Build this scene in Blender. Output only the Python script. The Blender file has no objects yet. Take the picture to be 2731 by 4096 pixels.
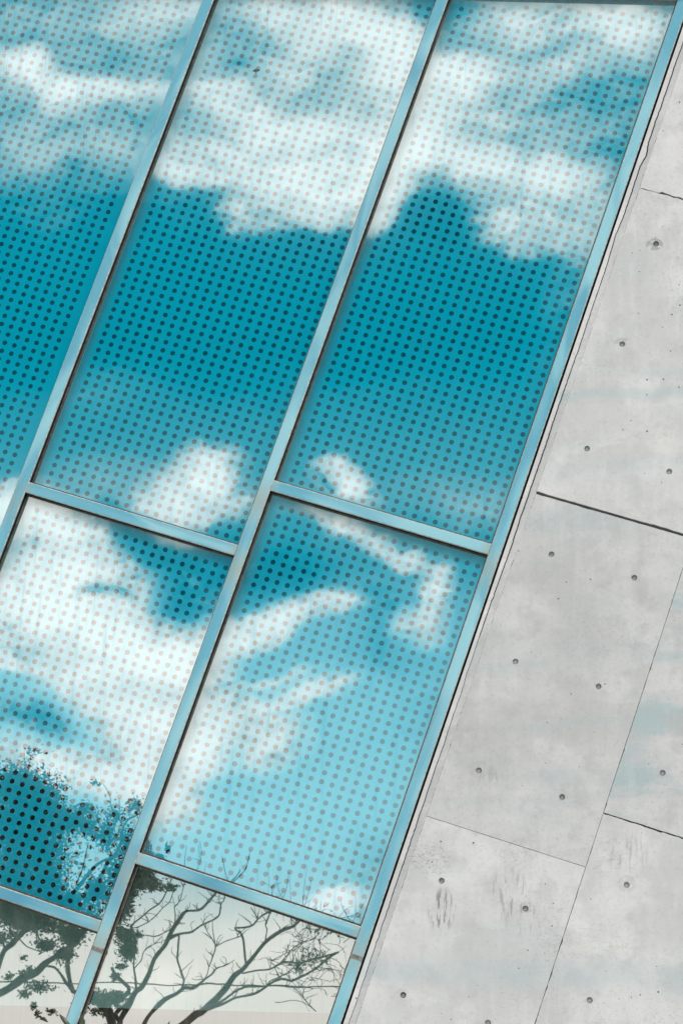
import bpy, bmesh, math, random
from mathutils import Vector, Matrix
R = math.radians
sc = bpy.context.scene
col = sc.collection
EYE = 1.6
CLOUDS=[
(-0.3254,0.4815,0.0226,0.0142,-0.129,1.092),
(-0.2983,0.4702,0.0284,0.0121,-0.181,0.805),
(-0.2711,0.4666,0.0260,0.0100,-0.252,0.517),
(-0.3100,0.4641,0.0265,0.0131,-0.301,0.402),
(-0.2662,0.5079,0.0349,0.0174,-0.043,0.483),
(-0.2881,0.4999,0.0220,0.0095,-0.396,0.138),
(-0.2859,0.4380,0.0354,0.0094,-0.298,0.230),
(-0.3200,0.4478,0.0210,0.0146,-0.033,0.138),
(-0.3189,0.2883,0.0168,0.0135,-0.007,0.862),
(-0.2040,0.4807,0.0444,0.0280,-0.400,0.517),
(-0.1745,0.4903,0.0346,0.0177,-0.316,0.862),
(-0.2156,0.4949,0.0281,0.0107,-0.314,0.402),
(-0.1666,0.4715,0.0208,0.0255,-0.401,0.690),
(-0.2295,0.4798,0.0172,0.0146,-0.039,-0.172),
(-0.1534,0.5060,0.0274,0.0108,-0.230,-0.138),
(-0.1504,0.4942,0.0157,0.0097,-0.042,-0.115),
(-0.1977,0.4601,0.0180,0.0132,-0.036,-0.253),
(-0.2397,0.4645,0.0279,0.0143,-0.218,0.402),
(-0.2188,0.4483,0.0350,0.0208,-0.391,0.575),
(-0.2515,0.4456,0.0164,0.0257,-0.301,0.057),
(-0.1860,0.4377,0.0487,0.0294,-0.563,0.632),
(-0.2195,0.4254,0.0591,0.0220,-0.246,0.805),
(-0.2523,0.4283,0.0299,0.0089,-0.175,0.517),
(-0.1853,0.4206,0.0360,0.0162,-0.247,0.517),
(-0.2250,0.4085,0.0171,0.0104,-0.207,0.575),
(-0.1919,0.4095,0.0269,0.0074,-0.173,0.575),
(-0.2114,0.4062,0.0134,0.0052,-0.027,0.345),
(-0.1836,0.4239,0.0110,0.0053,0.347,-0.345),
(-0.2426,0.4166,0.0226,0.0083,-0.028,-0.172),
(-0.2320,0.3046,0.0188,0.0133,-0.186,0.862),
(-0.2426,0.2904,0.0280,0.0170,0.354,0.805),
(-0.2233,0.2894,0.0152,0.0133,-0.008,0.402),
(-0.2748,0.2969,0.0332,0.0179,-0.009,0.115),
(-0.2772,0.3333,0.0313,0.0160,-0.015,0.115),
(-0.1129,0.4916,0.0313,0.0154,-0.229,0.575),
(-0.1337,0.4732,0.0334,0.0143,-0.132,0.517),
(-0.1494,0.4622,0.0285,0.0289,0.346,0.690),
(-0.0983,0.4699,0.0261,0.0132,0.153,0.460),
(-0.1399,0.5025,0.0268,0.0085,-0.043,-0.138),
(-0.0723,0.4890,0.0326,0.0215,-0.041,0.460),
(-0.1091,0.4828,0.0208,0.0069,-0.584,-0.092),
(-0.0806,0.4512,0.0409,0.0259,0.348,-0.138),
(-0.1173,0.4544,0.0239,0.0119,0.155,0.287),
(-0.0908,0.4402,0.0258,0.0118,0.157,0.115),
(-0.0759,0.4911,0.0327,0.0144,-0.042,0.172),
(-0.1593,0.4387,0.0224,0.0279,-0.216,0.690),
(-0.1676,0.4238,0.0182,0.0182,-0.390,0.575),
(-0.1380,0.4361,0.0375,0.0129,-0.125,0.517),
(-0.1166,0.4242,0.0502,0.0150,-0.179,0.690),
(-0.0956,0.4161,0.0417,0.0293,-0.395,0.483),
(-0.1127,0.4036,0.0372,0.0136,-0.284,0.402),
(-0.1267,0.4077,0.0271,0.0134,-0.565,0.345),
(-0.1479,0.4148,0.0225,0.0102,-0.390,-0.391),
(-0.1503,0.4083,0.0225,0.0113,-0.388,-0.253),
(-0.1703,0.4098,0.0120,0.0059,0.348,0.805),
(-0.0781,0.3971,0.0256,0.0273,-0.026,0.287),
(-0.0863,0.3718,0.0301,0.0574,-0.296,0.161),
(-0.1803,0.2988,0.0163,0.0098,-0.222,0.920),
(-0.1732,0.2925,0.0130,0.0065,-0.274,0.345),
(-0.1270,0.2869,0.0338,0.0130,-0.187,0.138),
(-0.3026,0.2855,0.0384,0.0165,-0.214,0.920),
(-0.2902,0.2613,0.0513,0.0324,-0.260,0.977),
(-0.3067,0.2455,0.0331,0.0306,-0.001,0.575),
(-0.2673,0.2350,0.0505,0.0202,-0.306,0.862),
(-0.2425,0.2281,0.0370,0.0170,-0.256,0.690),
(-0.2516,0.2074,0.0432,0.0253,-0.166,0.805),
(-0.2821,0.2211,0.0261,0.0151,0.003,0.345),
(-0.2782,0.2539,0.0154,0.0066,-0.002,-0.862),
(-0.2406,0.2559,0.0374,0.0256,-0.346,-0.253),
(-0.2594,0.2772,0.0292,0.0129,-0.433,-0.287),
(-0.3020,0.2063,0.0395,0.0096,-0.130,-0.230),
(-0.2857,0.1986,0.0262,0.0106,-0.163,-0.115),
(-0.2814,0.1867,0.0562,0.0136,-0.161,0.575),
(-0.2466,0.1803,0.0364,0.0208,-0.161,0.402),
(-0.2435,0.2160,0.0173,0.0064,-0.168,-0.230),
(-0.2049,0.2681,0.0346,0.0259,-0.180,-0.218),
(-0.1815,0.2864,0.0239,0.0061,-0.272,0.402),
(-0.1554,0.2748,0.0269,0.0077,-0.392,0.575),
(-0.1388,0.2574,0.0106,0.0224,-0.180,0.690),
(-0.1468,0.2437,0.0157,0.0107,-0.000,0.402),
(-0.1861,0.2515,0.0211,0.0087,0.267,0.575),
(-0.1717,0.2532,0.0127,0.0065,-0.002,0.345),
(-0.2105,0.2420,0.0318,0.0096,0.177,0.690),
(-0.2239,0.2350,0.0172,0.0129,0.001,0.345),
(-0.1597,0.2506,0.0160,0.0127,-0.352,-0.184),
(-0.1890,0.2214,0.0294,0.0056,0.216,0.345),
(-0.2141,0.2110,0.0318,0.0117,0.005,0.460),
(-0.2017,0.2009,0.0190,0.0126,0.007,0.402),
(-0.2303,0.1956,0.0232,0.0128,0.182,0.402),
(-0.2381,0.1820,0.0191,0.0126,0.010,0.230),
(-0.1417,0.2148,0.0272,0.0311,-0.345,-0.069),
(-0.1591,0.2351,0.0252,0.0128,0.001,-0.115),
(-0.1754,0.1381,0.0205,0.0077,0.155,0.575),
(-0.1621,0.1343,0.0123,0.0040,0.018,-0.172),
(-0.2070,0.1723,0.0418,0.0248,0.011,0.057),
(-0.2619,0.3756,0.0135,0.0070,-0.022,0.000),
(-0.1049,0.4464,0.0238,0.0052,0.194,0.138),
(-0.1260,0.4509,0.0267,0.0047,-0.220,0.172),
(-0.2255,0.4010,0.0110,0.0048,0.348,0.230),
(-0.1076,0.4090,0.0200,0.0040,-0.481,0.230),
(-0.2028,0.2239,0.0295,0.0030,0.251,0.287),
(-0.1823,0.2214,0.0188,0.0026,0.395,0.287),
(-0.2574,0.2454,0.0266,0.0053,-0.343,0.230),
(-0.3034,0.2245,0.0310,0.0056,-0.168,0.287),
(-0.1878,0.1184,0.0410,0.0221,0.020,0.092),
(-0.2337,0.1062,0.0332,0.0161,0.022,0.138),
(-0.1560,0.1482,0.0307,0.0243,0.015,-0.138),
]
BASE=[(-0.0087,0.850),(0.1236,0.780),(0.1479,0.620),(0.1893,0.560),(0.2214,0.500),(0.2489,0.380),(0.2732,0.240),(0.2961,0.300),(0.3283,0.170),(0.3519,0.050),(0.4037,0.080),(0.4244,0.200),(0.4434,0.400),(0.5076,0.410),(0.5882,0.410)]
LEAFY_LIMBS=[
(-9.55,-17.27,3.74,0.0658,-9.55,-17.33,4.18,0.0624,-9.74,-17.98,4.59,0.0601,-9.76,-18.20,4.70,0.0569,-9.62,-18.23,4.78,0.0533,-9.46,-18.21,4.86,0.0496,-9.28,-18.12,4.96,0.0459,-9.07,-18.00,5.02,0.0421,-8.90,-17.74,5.10,0.0382,-8.69,-17.47,5.16,0.0343,-8.51,-17.24,5.20,0.0305,-8.29,-16.79,5.27,0.0266,-7.98,-16.14,5.37,0.0227,-7.74,-15.63,5.47,0.0190),
(-9.74,-17.98,4.59,0.0410,-9.79,-18.41,4.82,0.0400,-9.78,-18.60,4.99,0.0388,-9.76,-18.66,5.17,0.0373,-9.65,-18.48,5.32,0.0357,-9.51,-18.33,5.39,0.0340,-9.37,-18.15,5.46,0.0324,-9.24,-17.96,5.53,0.0307,-9.08,-17.76,5.57,0.0291,-8.86,-17.44,5.67,0.0273,-8.60,-17.09,5.78,0.0256),
(-9.62,-18.37,5.36,0.0178,-9.55,-17.96,5.42,0.0161,-9.51,-17.34,5.39,0.0143),
(-9.38,-18.19,5.44,0.0088,-9.27,-18.11,5.35,0.0078,-9.06,-17.78,5.27,0.0068,-8.89,-17.54,5.21,0.0058),
(-8.93,-17.85,5.07,0.0131,-8.85,-17.97,5.07,0.0150,-8.83,-18.27,5.02,0.0170,-8.81,-18.35,4.96,0.0189,-8.65,-18.07,4.81,0.0205),
(-8.65,-18.07,4.81,0.0235,-8.75,-18.29,4.95,0.0222,-8.68,-17.92,5.11,0.0204,-8.42,-17.13,5.22,0.0185,-8.05,-16.17,5.37,0.0165),
(-8.60,-17.09,5.78,0.0242,-8.45,-16.95,5.93,0.0209,-8.32,-16.90,6.11,0.0177,-8.13,-16.79,6.19,0.0144,-7.91,-16.57,6.22,0.0112),
(-8.51,-17.01,5.95,0.0099,-8.42,-16.92,6.23,0.0078,-8.39,-16.91,6.41,0.0057),
(-8.15,-16.52,5.91,0.0181,-8.09,-16.68,6.13,0.0160,-8.00,-16.89,6.39,0.0138,-8.00,-17.04,6.65,0.0116,-7.84,-17.09,6.79,0.0094,-7.73,-17.14,6.88,0.0071),
(-8.43,-17.55,7.22,0.0043,-8.22,-17.06,7.00,0.0057,-8.13,-16.87,6.83,0.0071,-8.02,-17.01,6.65,0.0085),
(-8.08,-16.38,5.89,0.0083,-8.07,-16.50,6.00,0.0070,-8.10,-16.73,6.16,0.0056),
(-8.58,-17.07,5.80,0.0114,-8.00,-16.11,5.76,0.0089,-7.89,-16.09,5.90,0.0069),
(-8.38,-16.94,6.10,0.0099,-8.00,-16.11,5.76,0.0106,-7.70,-15.50,5.56,0.0112,-7.85,-15.95,5.40,0.0123),
(-8.73,-17.97,7.11,0.0044,-8.42,-17.21,6.80,0.0064,-8.23,-16.93,6.52,0.0085),
(-8.00,-16.73,6.90,0.0042,-8.05,-16.88,6.72,0.0056,-8.13,-16.98,6.56,0.0071),
(-9.67,-18.26,7.74,0.0030,-9.71,-18.44,7.62,0.0052,-9.60,-18.29,7.44,0.0074),
(-9.49,-18.16,7.70,0.0029,-9.68,-18.40,7.66,0.0044),
(-8.65,-18.07,4.81,0.0293,-8.18,-17.12,4.62,0.0370,-8.00,-16.87,4.57,0.0452,-7.91,-16.90,4.52,0.0537,-7.75,-16.68,4.16,0.0617,-7.30,-15.23,3.64,0.0668),
(-7.96,-16.90,4.49,0.0311,-8.10,-17.01,4.64,0.0340,-8.22,-17.30,4.75,0.0372),
(-8.22,-17.30,4.75,0.0200,-8.18,-17.29,4.84,0.0143,-8.31,-17.61,5.02,0.0087),
(-7.91,-16.90,4.52,0.0127,-8.08,-16.99,4.65,0.0113,-8.31,-17.53,4.87,0.0101),
(-7.84,-16.94,4.55,0.0283,-7.73,-16.94,4.64,0.0260,-7.65,-16.85,4.72,0.0237,-7.68,-16.59,4.78,0.0213,-7.76,-16.59,4.86,0.0190,-7.85,-16.75,4.96,0.0169),
(-7.79,-17.04,4.39,0.0341,-7.84,-17.05,4.48,0.0256,-7.70,-17.09,4.60,0.0171),
]
BARE_LIMBS=[
(-7.84,-18.44,3.56,0.0460,-7.81,-17.73,3.95,0.0431,-8.20,-18.83,4.31,0.0426,-8.38,-19.45,4.56,0.0414,-8.39,-19.56,4.67,0.0395,-8.31,-19.61,4.84,0.0375,-8.22,-19.55,4.97,0.0355,-8.15,-19.56,5.03,0.0334,-7.99,-19.29,5.19,0.0312,-7.83,-18.85,5.31,0.0288,-7.68,-18.64,5.41,0.0266,-7.54,-18.31,5.51,0.0244,-7.45,-18.15,5.59,0.0224,-7.34,-18.03,5.70,0.0204,-7.27,-18.00,5.78,0.0184,-7.21,-18.32,5.84,0.0166,-7.14,-18.41,5.95,0.0147,-7.09,-18.49,6.04,0.0128,-7.04,-18.65,6.18,0.0109,-7.02,-18.73,6.29,0.0090),
(-8.22,-19.55,4.97,0.0169,-8.13,-19.14,5.10,0.0156,-8.07,-18.76,5.20,0.0144,-8.02,-18.53,5.35,0.0132,-8.01,-18.49,5.46,0.0122,-8.13,-18.66,5.69,0.0112,-7.92,-18.39,5.77,0.0101,-7.73,-18.25,5.89,0.0090,-7.63,-18.34,6.07,0.0080,-7.61,-18.53,6.23,0.0070,-7.59,-18.78,6.39,0.0060),
(-8.08,-18.85,5.17,0.0090,-7.95,-18.65,5.26,0.0078,-7.87,-18.43,5.34,0.0067,-7.71,-18.29,5.42,0.0055,-7.60,-18.17,5.48,0.0044),
(-7.81,-18.21,5.51,0.0074,-7.67,-18.12,5.48,0.0071,-7.56,-18.13,5.51,0.0068,-7.48,-18.17,5.57,0.0065,-7.42,-18.10,5.62,0.0062,-7.37,-18.31,5.66,0.0059),
(-7.44,-18.12,5.59,0.0088,-7.38,-17.88,5.71,0.0079,-7.40,-17.91,5.83,0.0071,-7.36,-17.99,5.92,0.0063,-7.41,-18.33,6.13,0.0055,-7.48,-18.83,6.39,0.0047,-7.54,-19.40,6.69,0.0039,-7.59,-19.49,6.95,0.0031),
(-8.13,-18.66,5.69,0.0075,-8.08,-18.60,5.66,0.0072,-7.80,-18.21,5.66,0.0068,-7.63,-18.10,5.82,0.0065,-7.53,-18.11,5.92,0.0062,-7.53,-18.35,6.11,0.0059),
(-7.60,-18.42,5.47,0.0178,-7.50,-18.55,5.55,0.0164,-7.43,-19.00,5.65,0.0151,-7.32,-19.11,5.77,0.0136,-7.23,-19.43,5.87,0.0122,-7.17,-19.46,5.95,0.0107,-7.11,-19.18,6.03,0.0091,-7.07,-19.14,6.10,0.0076,-7.02,-18.73,6.29,0.0060),
(-7.52,-18.62,5.54,0.0104,-7.64,-19.18,5.47,0.0112,-7.73,-19.53,5.39,0.0120,-7.73,-19.78,5.28,0.0127,-7.65,-19.66,5.15,0.0132,-7.63,-19.51,5.04,0.0138),
(-7.83,-18.16,3.71,0.0382,-7.79,-18.07,4.20,0.0353,-7.91,-18.83,4.52,0.0333,-7.90,-19.23,4.73,0.0308,-7.81,-19.38,4.87,0.0280,-7.68,-19.43,4.95,0.0251,-7.60,-19.50,5.03,0.0222,-7.47,-19.47,5.03,0.0193,-7.38,-19.59,5.11,0.0164,-7.30,-19.73,5.21,0.0135,-7.25,-19.73,5.31,0.0105,-7.17,-19.83,5.37,0.0076,-7.08,-19.92,5.44,0.0047),
(-7.38,-19.59,5.11,0.0092,-7.35,-19.65,5.20,0.0086,-7.34,-19.69,5.32,0.0079,-7.30,-19.74,5.46,0.0073,-7.28,-19.76,5.57,0.0066,-7.32,-19.75,5.66,0.0060,-7.35,-19.50,5.74,0.0053,-7.31,-19.23,5.79,0.0046),
(-7.28,-19.76,5.57,0.0062,-7.13,-19.72,5.66,0.0062,-6.99,-19.66,5.70,0.0062,-6.94,-19.64,5.72,0.0062),
(-7.29,-19.77,5.61,0.0062,-7.30,-19.69,5.74,0.0054,-7.26,-19.39,5.85,0.0046),
(-7.77,-18.27,3.71,0.0502,-7.53,-18.56,4.31,0.0474,-7.48,-19.16,4.56,0.0450,-7.44,-19.56,4.72,0.0423,-7.41,-19.92,4.81,0.0394,-7.31,-20.40,5.09,0.0366,-7.18,-20.46,5.29,0.0332,-7.10,-20.52,5.39,0.0299,-7.01,-20.44,5.48,0.0264,-6.75,-20.17,5.69,0.0228,-6.55,-20.11,5.82,0.0194,-6.38,-20.10,5.91,0.0161,-6.34,-20.05,5.93,0.0127,-6.20,-19.92,6.00,0.0093),
(-7.06,-20.57,5.43,0.0158,-6.94,-19.87,5.57,0.0146,-6.93,-19.64,5.73,0.0136,-7.03,-19.71,5.81,0.0128,-6.84,-19.60,5.83,0.0119,-6.76,-19.57,5.90,0.0110,-6.62,-19.49,5.98,0.0101,-6.49,-19.43,6.08,0.0092),
(-6.87,-19.75,6.06,0.0062,-6.77,-19.58,5.93,0.0092),
(-6.73,-20.11,5.71,0.0094,-6.64,-19.70,5.79,0.0082,-6.64,-19.56,5.83,0.0072,-6.59,-19.46,5.96,0.0061,-6.67,-19.81,6.26,0.0052,-6.76,-20.09,6.45,0.0042,-6.86,-20.02,6.51,0.0031),
(-7.14,-20.71,5.35,0.0143,-7.03,-21.14,5.45,0.0140,-6.87,-21.31,5.50,0.0136,-6.70,-21.18,5.56,0.0131,-6.38,-20.71,5.52,0.0125,-6.20,-20.37,5.51,0.0119,-5.93,-19.90,5.50,0.0113,-5.69,-19.54,5.52,0.0107),
(-6.73,-21.21,5.56,0.0081,-6.52,-20.89,5.71,0.0072,-6.34,-20.63,5.76,0.0063,-6.12,-20.24,5.77,0.0055,-6.03,-20.06,5.82,0.0047),
(-6.73,-21.22,5.49,0.0064,-6.81,-21.25,5.55,0.0060,-6.83,-21.14,5.59,0.0056,-6.64,-21.04,5.67,0.0052,-6.58,-20.77,5.76,0.0048),
(-7.44,-19.63,4.73,0.0200,-7.38,-20.27,4.88,0.0196,-7.28,-20.94,5.04,0.0192,-7.09,-21.22,5.13,0.0185,-6.92,-21.25,5.24,0.0177,-6.70,-21.11,5.35,0.0169,-6.52,-20.81,5.30,0.0159,-6.35,-20.60,5.32,0.0150,-6.11,-20.26,5.39,0.0141,-5.89,-19.88,5.47,0.0132,-5.69,-19.54,5.52,0.0123),
(-7.41,-19.90,4.81,0.0186,-7.36,-20.46,4.96,0.0173,-7.29,-20.83,5.10,0.0159,-7.20,-21.13,5.21,0.0145,-7.11,-21.31,5.24,0.0129,-6.90,-21.24,5.25,0.0113,-6.60,-20.86,5.23,0.0096,-6.35,-20.60,5.20,0.0079,-6.18,-20.71,5.17,0.0064),
(-6.50,-20.73,5.22,0.0079,-6.36,-20.67,5.11,0.0079,-6.31,-20.87,5.03,0.0080,-6.18,-20.98,4.91,0.0080),
(-6.67,-20.66,4.99,0.0048,-6.42,-20.73,5.00,0.0053,-6.28,-20.98,4.98,0.0059,-6.18,-20.98,4.91,0.0064),
(-6.92,-21.25,5.24,0.0097,-6.86,-21.28,5.33,0.0085,-6.71,-21.14,5.38,0.0072,-6.55,-20.97,5.46,0.0060,-6.39,-20.73,5.56,0.0048),
(-6.72,-21.15,5.37,0.0080,-6.80,-21.28,5.52,0.0048),
(-7.02,-18.73,6.29,0.0090,-6.99,-18.97,6.42,0.0075,-6.98,-19.16,6.52,0.0061),
(-7.02,-18.74,6.28,0.0075,-7.12,-18.93,6.47,0.0053,-7.32,-19.64,6.77,0.0031),
(-7.02,-18.74,6.28,0.0090,-6.97,-19.07,6.44,0.0071,-6.94,-19.37,6.60,0.0051,-7.00,-19.85,6.89,0.0031),
(-7.07,-18.49,6.09,0.0104,-7.04,-18.63,6.20,0.0097,-7.02,-18.75,6.29,0.0090),
(-6.49,-19.43,6.08,0.0061,-6.48,-19.50,6.17,0.0051,-6.66,-20.04,6.44,0.0042,-6.74,-20.34,6.67,0.0031),
(-6.54,-19.52,6.14,0.0061,-6.51,-19.86,6.42,0.0043,-6.61,-20.41,6.72,0.0024),
(-6.31,-19.94,5.95,0.0062,-6.21,-19.41,6.06,0.0048,-6.19,-19.35,6.35,0.0036,-6.34,-20.25,6.78,0.0024),
(-6.21,-19.44,6.05,0.0046,-6.12,-19.20,6.21,0.0034,-6.13,-19.42,6.45,0.0023),
(-6.35,-19.34,6.13,0.0046,-6.44,-19.74,6.40,0.0035,-6.59,-20.37,6.70,0.0024),
(-7.59,-18.78,6.39,0.0060,-7.63,-18.93,6.62,0.0041,-7.63,-18.92,6.79,0.0023),
(-7.45,-19.39,6.66,0.0023,-7.34,-18.80,6.39,0.0034,-7.23,-18.24,6.12,0.0044),
(-6.82,-20.11,6.72,0.0023,-6.80,-20.08,6.44,0.0035,-6.69,-19.70,6.15,0.0046),
]
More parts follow.
